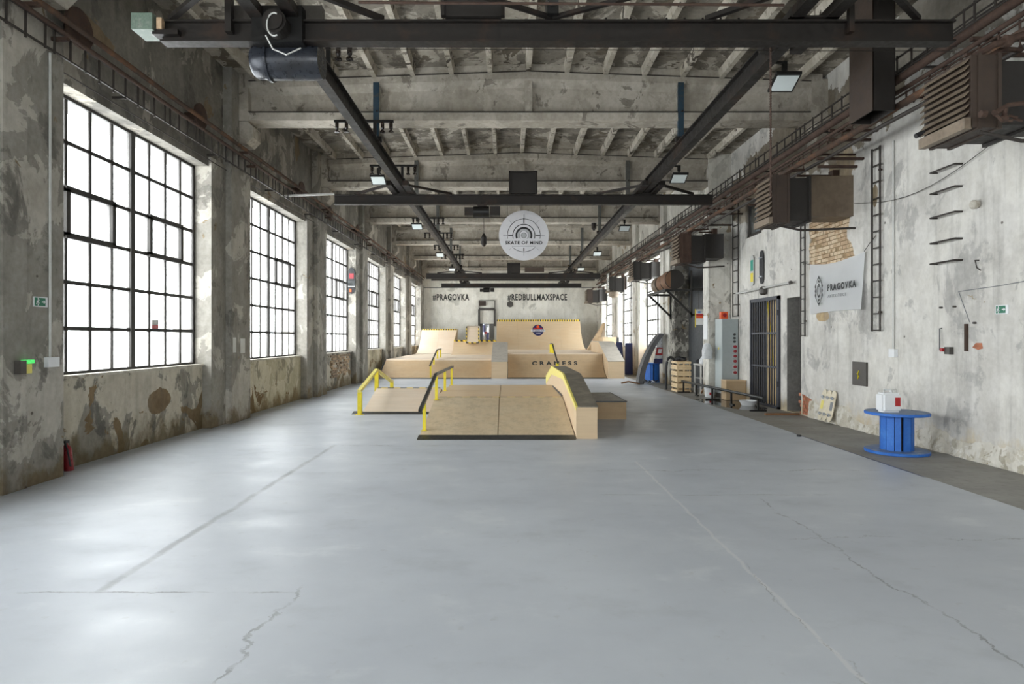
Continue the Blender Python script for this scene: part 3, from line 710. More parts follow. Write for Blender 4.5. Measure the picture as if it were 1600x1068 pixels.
# --- left bank
Z0, Z1, Z2 = 12.95, 14.35, 15.85; bx0, bx1, bh = -3.05, -1.55, .405
t = thing('skate_ramp', 'smaller plywood bank ramp left of and behind the centre funbox', 'ramp', (-2.3, 14.4, 0))
bm = bmesh.new(); prism(bm, [(Z0 + .02, 0), (Z1, bh - .012), (Z2, 0)], 'x', bx0 + .01, bx1 - .01); obj('side_panel', bm, M['ply'], t)
bm = bmesh.new(); sheet(bm, [(Z0 - .02, .012), (Z1, bh)], bx0, bx1); obj('ramp_panel', bm, M['ply_pale'], t)
bm = bmesh.new(); sheet(bm, [(Z1, bh), (Z2, .012)], bx0, bx1); obj('ramp_panel', bm, M['ply_pale'], t)
boxobj('coping_tape', M['hazard_fine'], t, bx0 + .02, bx1 - .02, Z1 - .02, Z1 + .03, bh, bh + .022)
bm = bmesh.new(); prism(bm, [(Z0 - .16, 0), (Z0 - .16, .004), (Z0 + .04, .045), (Z0 + .04, 0)], 'x', bx0 - .2, bx1 + .06); obj('kicker_plate', bm, M['plate'], t)
# --- rails
def rail(label, x, pts, posts, rmat, pmat, w=.055, h=.045, pw=.05):
    t = thing('grind_rail', label, 'rail', (x, posts[0][0], posts[0][1]))
    bm = bmesh.new()
    for a, b in zip(pts, pts[1:]): bar(bm, (x, a[0], a[1]), (x, b[0], b[1]), w, h)
    obj('rail_bar', bm, rmat, t)
    for (y, z0, z1) in posts:
        bm = bmesh.new(); box(bm, x - pw / 2, x + pw / 2, y - pw / 2, y + pw / 2, z0, z1); box(bm, x - pw, x + pw, y - pw, y + pw, z0, z0 + .008)
        obj('post', bm, pmat, t)
    return t
def slope_z(y, y0, y1, h): return h * (y - y0) / (y1 - y0)
rail('black rail on four yellow posts along the left edge of the centre funbox', -1.36, [(9.55, .46), (11.65, .90), (15.2, .88)],
     [(10.05, .078, .545), (11.75, .41, .88), (13.35, H + .018, .87), (14.95, H + .018, .86)], M['plate'], M['yellow'])
rail('yellow peaked rail along the left edge of the smaller bank', -3.07, [(12.72, .49), (14.4, .84), (16.35, .42)],
     [(12.78, .0, .47), (14.42, 0.0, .81), (16.3, 0.0, .41)], M['yellow_worn'], M['yellow'], w=.075, h=.06, pw=.085)
# --- back ramps
YF = 24.0
t = thing('skate_ramp', 'long low pale bank across the back left, in front of the tall quarter pipes', 'ramp', (-2.9, 24.8, 0))
bm = bmesh.new(); prism(bm, [(YF + .02, 0), (25.6, .68), (27.5, .68), (27.5, 0)], 'x', -5.05, -.64); obj('frame_box', bm, M['ply_brown'], t)
for (p, q) in ((-5.06, -2.65), (-2.64, -.63)):
    bm = bmesh.new(); sheet(bm, arc_prof(YF, 25.6, .69), p, q); obj('ramp_panel', bm, M['ply_pale'], t)
for (p, q) in ((-5.06, -2.65), (-2.64, -.63)): boxobj('deck_panel', M['ply_pale'], t, p, q, 25.6, 33.5, .68, .70)
bm = bmesh.new(); prism(bm, [(YF - .2, 0), (YF - .2, .004), (YF + .1, .03), (YF + .1, 0)], 'x', -5.1, -.64); obj('kicker_plate', bm, M['plate'], t)
bm = bmesh.new(); bar(bm, (-5.07, YF, .02), (-5.07, 25.6, .70), .03); obj('dark_strip', bm, M['ink'], t)
def hubba(label, x0, x1, y0, y1, y2, h0, h1, mt, mb):
    t = thing('grind_ledge', label, 'ledge', ((x0 + x1) / 2, (y0 + y2) / 2, 0))
    bm = bmesh.new(); prism(bm, [(y0, 0), (y0, h0), (y1, h1), (y2, h1), (y2, 0)], 'x', x0, x1); obj('body', bm, mb, t)
    bm = bmesh.new(); sheet(bm, [(y0 - .01, h0), (y1, h1), (y2, h1)], x0 - .01, x1 + .01, .02); obj('top_sheet', bm, mt, t)
hubba('sloped grey-topped ledge between the back left bank and the lettered quarter pipe', -.625, 0.0, YF - .02, 26.8, 28.2, .65, 1.37, M['grey_ply'], M['ply'])
hubba('large sloped plywood ledge closing the right end of the lettered quarter pipe', 3.93, 4.57, YF - .02, 26.5, 28.9, .66, 1.41, M['grey_ply'], M['ply'])
t = thing('quarter_pipe', 'low quarter pipe with black stencilled letters in the middle of the back ramps', 'ramp', (1.96, 25, 0))
P1 = arc_prof(YF, 25.4, .92)
bm = bmesh.new(); prism(bm, P1 + [(33.4, .92), (33.4, 0)], 'x', .02, 3.9); obj('frame_box', bm, M['ply_brown'], t)
for (p, q) in ((.015, 1.28), (1.285, 2.58), (2.585, 3.91)):
    bm = bmesh.new(); sheet(bm, P1, p, q, .012); obj('ramp_panel', bm, M['ply_brown'], t)
for (p, q) in ((.015, 1.95), (1.955, 3.92)): boxobj('deck_panel', M['ply_pale'], t, p, q, 25.38, 33.5, .92, .94)
boxobj('deck_panel', M['ply_pale'], t, 3.925, 4.6, 28.95, 33.5, .92, .94)
boxobj('frame_box', M['ply_brown'], t, 3.925, 4.58, 28.97, 33.4, 0, .92)
bm = bmesh.new(); tube(bm, [(.015, 25.4, .925), (3.91, 25.4, .925)], .028, 8); obj('coping', bm, M['ply_pale'], t)
bm = bmesh.new(); prism(bm, [(YF - .16, 0), (YF - .16, .004), (YF + .16, .035), (YF + .16, 0)], 'x', .0, 3.9); obj('kicker_plate', bm, M['plate'], t)
def prof_at(z, y0, y1, h, z0=0.0):
    d = y1 - y0; R = (d * d + h * h) / (2 * h); c = R - (z - z0); return y0 + math.sqrt(max(R * R - c * c, 0))
bm = textbm('CRANESS', 1.86, .17, .004, .05, 1.7); place(bm, (1.93, 0, .545), 'front')
for v in bm.verts: v.co.y = prof_at(v.co.z, YF, 25.4, .92) - .016 + v.co.y
obj('stencil_letters', bm, M['letter'], t)
# tall quarter pipes
def quarter(label, x0, x1, y0, y1, z0, h, mat, tape, panels, tape_w=.12):
    t = thing('quarter_pipe', label, 'ramp', ((x0 + x1) / 2, (y0 + y1) / 2, z0))
    P = arc_prof(y0, y1, h, z0)
    bm = bmesh.new(); prism(bm, P + [(y1 + .5, z0 + h), (y1 + .5, z0)], 'x', x0 + .01, x1 - .01); obj('frame_box', bm, M['ply_brown'], t)
    w = (x1 - x0) / panels
    for i in range(panels):
        bm = bmesh.new(); sheet(bm, P, x0 + i * w + .003, x0 + (i + 1) * w - .003, .015); obj('ramp_panel', bm, mat, t)
    boxobj('deck_panel', mat, t, x0, x1, y1, y1 + .6, z0 + h, z0 + h + .02)
    boxobj('edge_tape', M[tape], t, x0 + .01, x1 - .01, y1 - .05, y1 + .02, z0 + h - tape_w * .5, z0 + h + tape_w * .5)
    return t
quarter('tall pale quarter pipe at the back left corner by the windows', -5.06, -2.98, 33.6, 36.2, .70, 1.37, M['ply_pale'], 'hazard_edge', 2, .07)
quarter('middle-height quarter pipe under the striped wedge panel at the back', -2.97, -.62, 32.2, 33.9, .70, .70, M['ply'], 'hazard_x', 1, .13)
tq = quarter('tallest quarter pipe with a round blue emblem, at the centre of the back wall', -.64, 4.3, 33.5, 36.5,   .94, 1.66, M['ply'], 'hazard_edge', 4, .12)
def on_quarter(bm, off):
    for v in bm.verts: v.co.y = prof_at(v.co.z, 33.5, 36.5, 1.66, .94) - off - (v.co.y * -1)
    return bm
ez = 2.03
def ecirc(r, z0=-9, z1=9, n=40, cx=1.79):
    pts = [(cx + r * math.cos(2 * math.pi * i / n), ez + max(z0, min(z1, r * math.sin(2 * math.pi * i / n)))) for i in range(n)]
    return pts
def emb(name, pts, mat, off):
    bm = bmesh.new(); prism(bm, pts, 'y', 0, -.01); bmesh.ops.triangulate(bm, faces=bm.faces)
    bmesh.ops.subdivide_edges(bm, edges=bm.edges, cuts=2); on_quarter(bm, off); obj(name, bm, mat, tq)
emb('emblem_disc', ecirc(.33), M['navy'], .035)
emb('emblem_band', [(1.37, ez - .09), (2.21, ez - .09), (2.21, ez + .03), (1.37, ez + .03)], M['white'], .05)
emb('emblem_band', [(1.55, ez + .06), (2.03, ez + .06), (2.03, ez + .13), (1.55, ez + .13)], M['red'], .05)
emb('emblem_sun', [(1.79 + .09 * math.cos(a), ez + .2 + .09 * math.sin(a)) for a in [i * math.pi / 8 for i in range(16)]], M['orange'], .05)
emb('emblem_band', [(1.66, ez - .2), (1.92, ez - .2), (1.92, ez - .15), (1.66, ez - .15)], M['white'], .05)
bm = textbm('CRANKNESS', .74, .075, .004, .03); place(bm, (1.79, 0, ez - .03), 'front'); on_quarter(bm, .068); obj('emblem_letters', bm, M['navy'], tq)
# side wall panel of the middle deck, deck and striped wedge
t = thing('deck_platform', 'raised plywood deck behind the striped wedge panel', 'platform', (-1.8, 35, .7))
boxobj('deck_panel', M['ply_brown'], t, -2.97, -.65, 34.45, 37.2, .70, 1.40)
bm = bmesh.new(); prism(bm, [(33.9, 1.41), (35.6, 1.41), (36.7, 2.08), (36.2, 2.08)], 'x', -2.97, -2.93); obj('side_panel', bm, M['ply_brown'], t)
t = thing('wedge_panel', 'small upright wedge panel edged with yellow and black tape on the back deck', 'ramp', (-1.9, 33.6, 1.35))
bm = bmesh.new(); prism(bm, [(33.35, 1.3), (33.45, 2.18), (34.1, 2.25), (34.3, 1.42), (33.9, 1.42), (33.8, 1.3)], 'x', -2.24, -1.56); obj('panel', bm, M['ply_pale'], t)
boxobj('tape', M['hazard_z'], t, -2.26, -2.21, 33.32, 33.44, 1.3, 2.2); boxobj('tape', M['hazard_z'], t, -1.59, -1.54, 33.32, 33.44, 1.3, 2.2); boxobj('tape', M['hazard_x'], t, -2.24, -1.56, 33.31, 33.35, 1.29, 1.34)
# small rails at the back
rail('small dark handrail on yellow posts standing on the back left bank', -3.02, [(23.9, .50), (26.4, 1.08), (27.9, 1.08)],
     [(24.15, .012, .55), (25.2, .4, .82), (26.5, .70, 1.07), (27.7, .70, 1.07)], M['plate'], M['yellow'], .05, .045, .06)
rail('short yellow rail on the lettered quarter pipe behind the ledge', 1.90, [(23.3, .62), (26.0, 1.33), (27.2, 1.33)],
     [(23.4, .0, .63), (25.9, .94, 1.32), (27.0, .94, 1.30)], M['plate'], M['yellow'], .05, .045, .1)
# drinks-can shaped cooler on the deck
t = thing('can_cooler', 'big blue and silver drinks-can cooler standing on the back deck', 'cooler', (-1.22, 34.9, 1.40))
bm = bmesh.new(); lathe(bm, (-1.22, 34.9, 1.4), [(.17, 0), (.2, .04), (.2, .92), (.17, .98)], 24); obj('body', bm, M['silver'], t, True)
for (a0, a1, z0, z1, m) in ((-2.9, -1.7, .5, .9, 'navy'), (-1.45, -.6, .08, .5, 'navy'), (-2.0, -1.2, .42, .52, 'red')):
    bm = bmesh.new()
    for s in range(6):
        q = [a0 + (a1 - a0) * (s + e) / 6 for e in (0, 1)]
        prism(bm, [(-1.22 + .2 * math.cos(q[0]), 34.9 + .2 * math.sin(q[0])), (-1.22 + .2 * math.cos(q[1]), 34.9 + .2 * math.sin(q[1])),
                   (-1.22 + .206 * math.cos(q[1]), 34.9 + .206 * math.sin(q[1])), (-1.22 + .206 * math.cos(q[0]), 34.9 + .206 * math.sin(q[0]))], 'z', 1.4 + z0, 1.4 + z1)
    obj('printed_label', bm, M[m], t)
t = thing('door_frame', 'dark steel frame with a small grey plate on the back wall behind the can cooler', 'frame', (-1.3, 37.95, 2.3))
xl, xr = PX(748.5, 37.9), PX(773, 37.9)
bm = bmesh.new()
for x in (xl, xr): box(bm, x - .06, x + .06, 37.85, 37.99, 2.3, 3.35); box(bm, x - .025, x + .025, 37.9, 37.99, 3.35, 3.9)
box(bm, xl, xr, 37.85, 37.99, 3.28, 3.42); box(bm, xl, xr, 37.9, 37.99, 3.86, 3.9); obj('frame', bm, M['panel_grey'], t)
boxobj('plate', M['heater_brown'], t, xl + .03, xl + .42, 37.9, 37.97, 3.55, 3.84)
boxobj('frame_panel', M['screen_grey'], t, xl + .06, xr - .06, 37.97, 37.995, 1.4, 2.45)
# lettering on the back wall
bm = textbm('#PRAGOVKA', 2.26, .44, .01, .028, 1.15); place(bm, (PX(704.5, 38), BACKY - .006, PZ(464.5, 38)), 'front')
tag(obj('wall_lettering', bm, M['letter']), 'black painted word #PRAGOVKA high on the left of the back wall', 'lettering')
bm = textbm('#REDBULLMAXSPACE', 3.68, .44, .01, .028, 1.15); place(bm, (PX(839.5, 38), BACKY - .006, PZ(464.5, 38)), 'front')
tag(obj('wall_lettering', bm, M['letter']), 'black painted word #REDBULLMAXSPACE high on the back wall, right of the middle', 'lettering')
bm = bmesh.new(); disc(bm, (PX(797, 38), BACKY - .03, PZ(475, 38)), .19, .06, 'y', 20); bm2 = bm
tag(obj('vent_cap', bm, M['panel_grey']), 'small round dark vent under the longer lettering on the back wall', 'vent')

# ================================================================== THINGS ALONG THE RIGHT WALL
def spool(loc, s, label, stave_mat, gapcol=True, rot=0.0, dr=.52):
    t = thing('cable_reel_table', label, 'table', loc); x, y, z = loc; R = .40 * s[0]; Hh = .57 * s[1]
    for (z0, m) in ((0, M['blue_paint']), (Hh - .04, M['blue_paint'])):
        bm = bmesh.new(); lathe(bm, (x, y, z + z0), [(R - .008, 0), (R, .006), (R, .034), (R - .008, .04)], 40); obj('flange', bm, m, t)
    bm = bmesh.new(); lathe(bm, (x, y, z + Hh), [(R * .97, 0), (R * .97, .003)], 40); obj('worn_top', bm, M['blue_top'], t)
    bm = bmesh.new(); lathe(bm, (x, y, z + .04), [(R * .97, 0), (R * .97, .003)], 40); obj('worn_top', bm, M['blue_top'], t)
    n = 12; r = R * dr
    for i in range(n):
        a = rot + 2 * math.pi * i / n; w = 2 * math.pi / n * (.46)
        bm = bmesh.new(); q = [(x + rr * math.cos(a + e * w), y + rr * math.sin(a + e * w)) for rr, e in ((r, -1), (r, 1), (r - .03, 1), (r - .03, -1))]
        if i == 8: q = [(x + rr * math.cos(a + e * w), y + rr * math.sin(a + e * w)) for rr, e in ((r, -1), (r, .45), (r - .03, .45), (r - .03, -1))]
        prism(bm, q, 'z', z + .04, z + Hh - .04); obj('stave', bm, M['blue_paint'], t)
    bm = bmesh.new(); lathe(bm, (x, y, z + .04), [(r - .07, 0), (r - .07, Hh - .08)], 16); obj('core', bm, M['ink'], t)
    bm = bmesh.new()
    for a in (0.4, 1.9, 3.4, 4.9): lathe(bm, (x + R * .8 * math.cos(a), y + R * .8 * math.sin(a), z + Hh), [(.012, 0), (.012, .008)], 8)
    obj('bolt', bm, M['plate'], t)
spool((5.46, 8.62, -.008), (1, 1), 'bright blue cable reel table near the viewer with a white canister on it', None, rot=.1)
spool((5.27, 22.38, -.008), (1.02, 1.22), 'far blue cable reel table down the right side by the windows', None, rot=.3, dr=.65)
# jerrycan
t = thing('jerrycan', 'white plastic canister with red label on the near blue reel table', 'canister', (5.30, 8.55, .565)); x, y, z = 5.30, 8.55, .565
bm = bmesh.new(); box(bm, x - .13, x + .13, y - .095, y + .095, z, z + .27)
bmesh.ops.bevel(bm, geom=bm.edges[:] , offset=.028, segments=3, affect='EDGES'); obj('body', bm, M['white'], t, True)
bm = bmesh.new(); tube(bm, [(x - .07, y, z + .26), (x - .06, y, z + .31), (x + .03, y, z + .31), (x + .04, y, z + .26)], .014, 8); obj('handle', bm, M['white'], t, True)
bm = bmesh.new(); lathe(bm, (x + .085, y, z + .265), [(.03, 0), (.03, .04), (.024, .045)], 14); obj('cap', bm, M['conduit'], t)
boxobj('red_label', M['red'], t, x + .035, x + .105, y - .100, y - .094, z + .09, z + .21)
# skateboard deck trio leaning on the wall
t = thing('skateboard_display', 'cream board of three skate decks leaning against the right wall', 'board', (6.0, 11.6, 0))
for i in range(3):
    yy = 11.40 + i * .165
    pts = []
    for a in range(16):
        th = 2 * math.pi * a / 16; pts.append((yy + .088 * math.cos(th), .32 + (.29 if math.sin(th) > 0 else .29) * (1 if math.sin(th) > 0 else -1) * min(1, abs(math.sin(th)) ** .35)))
    bm = bmesh.new(); prism(bm, pts, 'x', -.008, .008)
    for v in bm.verts: v.co.x += XR - .03 - .12 * (1 - v.co.z / .6)
    obj('deck', bm, M['cream_board'], t)
for zz in (.16, .47):
    for i in range(3):
        yy = 11.40 + i * .165; xx = XR - .05 - .12 * (1 - zz / .6)
        bm = bmesh.new(); bar(bm, (xx, yy - .05, zz), (xx, yy + .05, zz), .025); box(bm, xx - .02, xx + .0, yy - .02, yy + .02, zz - .03, zz + .03); obj('truck', bm, M['silver'], t)
for i, m in ((0, 'ink_grey'), (2, 'yellow_worn')):
    yy = 11.40 + i * .165; bm = bmesh.new(); box(bm, -.002, .002, yy - .045, yy + .045, .24, .40)
    for v in bm.verts: v.co.x += XR - .04 - .12 * (1 - v.co.z / .6)
    obj('graphic', bm, M[m], t)
# wall panel with bolt sign
t = thing('fuse_cabinet', 'dark grey square metal panel with yellow bolt low on the right wall', 'panel', (XR, 10.6, .77))
boxobj('door', M['panel_grey'], t, XR - .03, XR, 10.40, 10.82, .77, 1.18)
bm = bmesh.new(); bar(bm, (XR - .034, 10.60, 1.03), (XR - .034, 10.64, .97), .02, .006); bar(bm, (XR - .034, 10.66, .98), (XR - .034, 10.6, .92), .02, .006); bar(bm, (XR - .034, 10.62, .94), (XR - .034, 10.64, .88), .02, .006); obj('bolt_sign', bm, M['yellow'], t)
# banner
t = thing('banner', 'white vinyl banner reading PRAGOVKA hung on the right wall', 'banner', (6.0, 11.35, 2.05))
bm = bmesh.new(); Lq, Hq = 24, 12; grid = []
for i in range(Lq + 1):
    row = []
    for j in range(Hq + 1):
        u, v = i / Lq, j / Hq; y = 12.28 - u * 1.86; sag = .075 * math.sin(math.pi * u) * (v) ** 2
        zt_, zb_ = 3.06 - sag, 2.06 + .02 * u + .02 * math.sin(math.pi * u); z = zb_ + (zt_ - zb_) * v
        fold = .035 * max(0, u - .8) * 5 * (1 - v) + .012 * math.sin(u * 9 + v * 2)
        row.append(bm.verts.new((XR - .05 - fold, y + (.10 * (1 - v) * max(0, u - .7)), z)))
    grid.append(row)
for i in range(Lq):
    for j in range(Hq): bm.faces.new([grid[i][j], grid[i + 1][j], grid[i + 1][j + 1], grid[i][j + 1]])
bmesh.ops.solidify(bm, geom=bm.faces[:], thickness=.003)
obj('cloth', bm, M['banner'], t, True)
bm = textbm('PRAGOVKA', .94, .125, .004, .035, 1.35); place(bm, (XR - .10, 11.05, 2.53), 'right'); obj('lettering', bm, M['ink'], t)
bm = textbm('ARTDISTRICT', .62, .055, .004, -.01, 1.3); place(bm, (XR - .10, 11.2, 2.37), 'right'); obj('lettering', bm, M['ink_grey'], t)
bm = bmesh.new(); cy, cz = 11.90, 2.52
for s in (1, -1):
    for i, (dz, w, hh) in enumerate(((.25, .055, .10), (.17, .06, .09), (.09, .065, .08))):
        prism(bm, [(cy - w, cz + s * (dz - .0)), (cy, cz + s * (dz + hh)), (cy + w, cz + s * dz), (cy, cz + s * (dz + hh * .35))], 'x', XR - .105, XR - .10)
    for i in range(3):
        zz = cz + (i - 1) * .1
        prism(bm, [(cy + s * .135, zz - .07), (cy + s * .175, zz), (cy + s * .135, zz + .07), (cy + s * .14, zz)], 'x', XR - .105, XR - .10)
    tube(bm, [(XR - .102, cy + s * .135, cz - .15), (XR - .102, cy + s * .135, cz + .15), (XR - .102, cy + s * .03, cz + .30)], .006, 4)
    tube(bm, [(XR - .102, cy + s * .135, cz - .15), (XR - .102, cy + s * .03, cz - .30)], .006, 4)
tube(bm, [(XR - .102, cy + .085 * math.cos(a), cz + .10 * math.sin(a)) for a in [i * math.pi / 10 for i in range(21)]], .006, 4)
for v in bm.verts: v.co.y = 11.84 + (v.co.y - cy) * .84; v.co.z = 2.50 + (v.co.z - cz) * .84
obj('emblem', bm, M['ink'], t)
bm = bmesh.new(); tube(bm, [(XR - .05, 10.42, 3.06), (XR - .03, 10.3, 3.18), (XR - .03, 10.12, 3.28)], .006, 5); tube(bm, [(XR - .05, 12.28, 3.06), (XR - .03, 12.5, 3.10)], .006, 5); obj('tie_cord', bm, M['wire'], t)
# vertical cable ladders on the wall
def vladder(label, y0, y1, z0, z1, x=XR - .05, step=.27):
    t = thing('cable_ladder', label, 'ladder', (x, (y0 + y1) / 2, z0))
    for y in (y0, y1): boxobj('side_rail', M['wire'], t, x - .012, x + .012, y - .012, y + .012, z0, z1)
    me = unit_box('rung', M['wire'], .02, y1 - y0, .02); z = z0 + .02
    while z < z1: piece('rung', me, t, (x, (y0 + y1) / 2, z)); z += step
    for z in (z0 + .3, z1 - .4): boxobj('wall_bracket', M['rust'], t, x, XR, y0 + .02, y0 + .05, z, z + .03)
vladder('long narrow rusty cable ladder running up right of the banner', 9.98, 10.2, 1.70, 4.72)
vladder('narrow rusty cable ladder between the banner and the gate niche', 12.50, 12.68, 1.62, 4.60, step=.25)
vladder('narrow dark cable ladder above the grey cabinet', 16.12, 16.5, 2.15, 5.3, step=.3)
# iron climbing rungs
names5 = ['topmost', 'second from top', 'middle', 'second from bottom', 'lowest']
for i, z in enumerate((3.93, 3.63, 3.29, 2.93, 2.64)):
    bm = bmesh.new(); tube(bm, [(XR + .02, 8.72, z), (XR - .10, 8.72, z), (XR - .10, 8.24, z), (XR + .02, 8.24, z)], .013, 7)
    tag(obj('wall_rung', bm, M['wire']), '%s of the five dark iron climbing rungs on the right wall' % names5[i], 'rung', 'iron climbing rungs')
# conduit with socket box
t = thing('conduit', 'white vertical conduit ending in a small box right of the long cable ladder', 'conduit', (XR, 9.68, 1.3))
bm = bmesh.new(); tube(bm, [(XR - .02, 9.68, 1.42), (XR - .02, 9.68, 4.7)], .016, 8); obj('pipe', bm, M['conduit'], t)
boxobj('junction_box', M['white'], t, XR - .06, XR, 9.60, 9.74, 1.29, 1.42)
# exit sign right
def exit_sign(label, origin, facing, w=.19, h=.11):
    o = Vector(origin); d = {'right': Vector((1, 0, 0)), 'left': Vector((-1, 0, 0))}[facing]
    t = thing('exit_sign', label, 'sign', origin)
    def P(x0, x1, y0, y1, dep, nm, mat):
        bm = bmesh.new(); box(bm, x0, x1, y0, y1, 0, dep); place(bm, origin, facing); obj(nm, bm, mat, t)
    P(-w / 2, w / 2, -h / 2, h / 2, .012, 'board', M['white']); P(-w / 2 + .01, w / 2 * .62, -h / 2 + .01, h / 2 - .01, .015, 'green_field', M['green'])
    bm = bmesh.new()
    bar(bm, (.01, 0, .017), (.05, 0, .017), .012, .003); prism(bm, [(.035, -.02), (.062, 0), (.035, .02)], 'z', .016, .018)
    bar(bm, (-.055, .01, .017), (-.035, -.015, .017), .014, .003); bar(bm, (-.035, -.015, .017), (-.05, -.04, .017), .01, .003); bar(bm, (-.055, .01, .017), (-.07, -.03, .017), .01, .003)
    bar(bm, (-.07, .005, .017), (-.03, .02, .017), .009, .003); disc(bm, (-.045, .032, .017), .009, .003, 'z', 10)
    place(bm, origin, facing); obj('running_figure', bm, M['white'], t)
exit_sign('green running-man exit sign on the right wall above the reel table', (XR, 7.57, 1.945), 'right')
exit_sign('green running-man exit sign on the nearest left pilaster', (-5.13, 6.74, 1.99), 'left', .2, .11)
# switch, tube, rusty bar
t = thing('emergency_switch', 'small dark switch box with red button on the right wall', 'switch', (XR, 8.46, 1.37))
boxobj('housing', M['panel_grey'], t, XR - .06, XR, 8.40, 8.50, 1.37, 1.47); bm = bmesh.new(); disc(bm, (XR - .07, 8.52, 1.43), .025, .04, 'x', 14); obj('push_button', bm, M['red'], t)
bm = bmesh.new(); tube(bm, [(XR, 8.63, 1.73), (XR - .03, 8.63, 1.73), (XR - .03, 8.63, 1.42), (XR, 8.63, 1.42)], .008, 6); tag(obj('wall_pipe', bm, M['plate']), 'thin short vertical pipe left of the red-button switch', 'pipe')
tag(obj('rusty_bar', B(box, XR - .03, XR, 8.13, 8.17, 1.42, 1.78), M['rust_orange']), 'short rusty vertical bar right of the red-button switch', 'bar')
bm = bmesh.new(); lathe(bm, (0, 0, 0), [(.03, 0), (.055, .03), (.06, .08), (.04, .1)], 12)
for v in bm.verts: v.co = Vector((XR - v.co.z, 7.95 + v.co.x, 3.32 + v.co.y))
tag(obj('wall_socket', bm, M['sill']), 'small round plaster-covered knob high on the near right wall', 'knob')
bm = bmesh.new(); pts = [(XR - .03, 10.75, 3.95)]
for i in range(1, 13):
    u = i / 12; pts.append((XR - .04, 10.75 - 3.3 * u, 3.95 + .0 * u - .28 * math.sin(math.pi * u) + .15 * u))
tube(bm, pts, .005, 5); tag(obj('slack_wire', bm, M['wire']), 'thin slack wire sagging across the upper right wall', 'wire')
t = thing('wall_cable', 'thin dark cable running along the near right wall above the exit sign', 'cable', (XR, 7.6, 2.2))
bm = bmesh.new(); tube(bm, [(XR - .008, 8.3, 2.22), (XR - .008, 7.6, 2.24), (XR - .008, 6.8, 2.29), (XR - .008, 6.0, 2.30)], .005, 5); tube(bm, [(XR - .008, 8.3, 2.22), (XR - .008, 8.1, 1.8)], .004, 5); obj('cable', bm, M['ink_grey'], t)
for (y, z, lb) in ((8.62, 2.02, 'left small bolt stub above the thin short wall pipe'), (8.36, 2.02, 'right small bolt stub above the thin short wall pipe'), (8.0, 1.79, 'small dark stub right of the rusty vertical bar')):
    bm = bmesh.new(); disc(bm, (XR - .02, y, z), .014, .04, 'x', 8); tag(obj('bolt_stub', bm, M['panel_grey']), lb, 'bolt')
tag(obj('hook', B(tube, [(XR, 7.95, 2.60), (XR - .05, 7.95, 2.60), (XR - .05, 7.92, 2.50), (XR - .03, 7.88, 2.46)], .008, 6), M['wire']), 'small bent iron hook on the near right wall above the exit sign', 'hook')
bm = bmesh.new(); prism(bm, [(8.06, 1.47), (8.0, 1.53), (7.9, 1.53), (7.88, 1.46), (7.96, 1.44)], 'x', XR - .004, XR + .001)
tag(obj('exposed_brick', bm, M['brick_r']), 'small exposed brick patch right of the rusty bar', 'brick')
# gate
t = thing('door_1', 'tall dark barred steel gate in the right wall', 'door', (XR, 14.53, 0)); t['kind'] = 'structure'
gy0, gy1 = GATE[0] + .0, GATE[1]
bm = bmesh.new(); xg0, xg1 = XR - .05, XR + .02
box(bm, xg0, xg1, gy0, gy0 + .09, 0, 2.54); box(bm, xg0, xg1, gy1 - .07, gy1, 0, 2.54); box(bm, xg0, xg1, gy0, gy1, 2.46, 2.54); box(bm, xg0, xg1, gy0, gy1, .0, .05)
obj('frame', bm, M['gate'], t)
me = unit_box('vertical_bar', M['gate'], .022, .03, 2.42)
for i in range(11): piece('vertical_bar', me, t, (XR - .015, gy0 + .16 + i * (gy1 - gy0 - .28) / 10, 1.25))
for z in (.9, 1.68): boxobj('cross_bar', M['gate'], t, XR - .035, XR + .005, gy0 + .05, gy1 - .05, z, z + .045)
for z in (.5, 2.1): bm = bmesh.new(); tube(bm, [(XR - .06, gy0 + .02, z), (XR - .06, gy0 + .02, z + .12)], .014, 8); obj('hinge', bm, M['ink'], t)
boxobj('threshold', M['conduit'], t, XR - .04, XR + .2, gy0 + .1, gy1 - .6, 0, .03)
t = thing('wall_lamp', 'small dark round lamp above the barred gate', 'lamp', (XR - .06, 14.45, 2.62))
bm = bmesh.new(); lathe(bm, (XR - .09, 14.45, 2.60), [(.05, 0), (.085, .04), (.085, .14), (.04, .2)], 14); obj('housing', bm, M['panel_grey'], t); boxobj('bracket', M['panel_grey'], t, XR - .06, XR, 14.42, 14.48, 2.72, 2.8)
t = thing('pipe_rod', 'white horizontal pipe on the right wall above the gate', 'pipe', (XR - .1, 14.6, 2.75))
bm = bmesh.new(); tube(bm, [(XR - .10, 13.05, 2.77), (XR - .10, 16.1, 2.75)], .024, 10); obj('pipe', bm, M['conduit'], t)
bm = bmesh.new(); disc(bm, (XR - .10, 13.03, 2.77), .035, .05, 'y', 12); obj('end_cap', bm, M['panel_grey'], t)
for y in (13.3, 15.9): boxobj('bracket', M['conduit'], t, XR - .10, XR, y, y + .03, 2.74, 2.78)
# boards on the right wall
def deck_on_wall(y, z0, z1, w, mat, label, x=XR - .03):
    t = thing('skateboard', label, 'skateboard', (x, y, z0)); pts = []
    for a in range(24):
        th = 2 * math.pi * a / 24; s = math.sin(th); pts.append((y + w / 2 * math.copysign(abs(math.cos(th)) ** .6, math.cos(th)), (z0 + z1) / 2 + (z1 - z0) / 2 * math.copysign(abs(s) ** .75, s)))
    bm = bmesh.new(); prism(bm, pts, 'x', x - .006, x + .006); obj('deck', bm, mat, t)
    boxobj('bracket', M['panel_grey'], t, x, XR, y - .03, y + .03, (z0 + z1) / 2, (z0 + z1) / 2 + .03)
    return t
t = deck_on_wall(15.25, 2.88, 3.64, .22, M['conduit'], 'green and yellow skateboard deck on the right wall above the gate')
boxobj('yellow_graphic', M['yellow'], t, XR - .040, XR - .036, 15.17, 15.33, 2.98, 3.2)
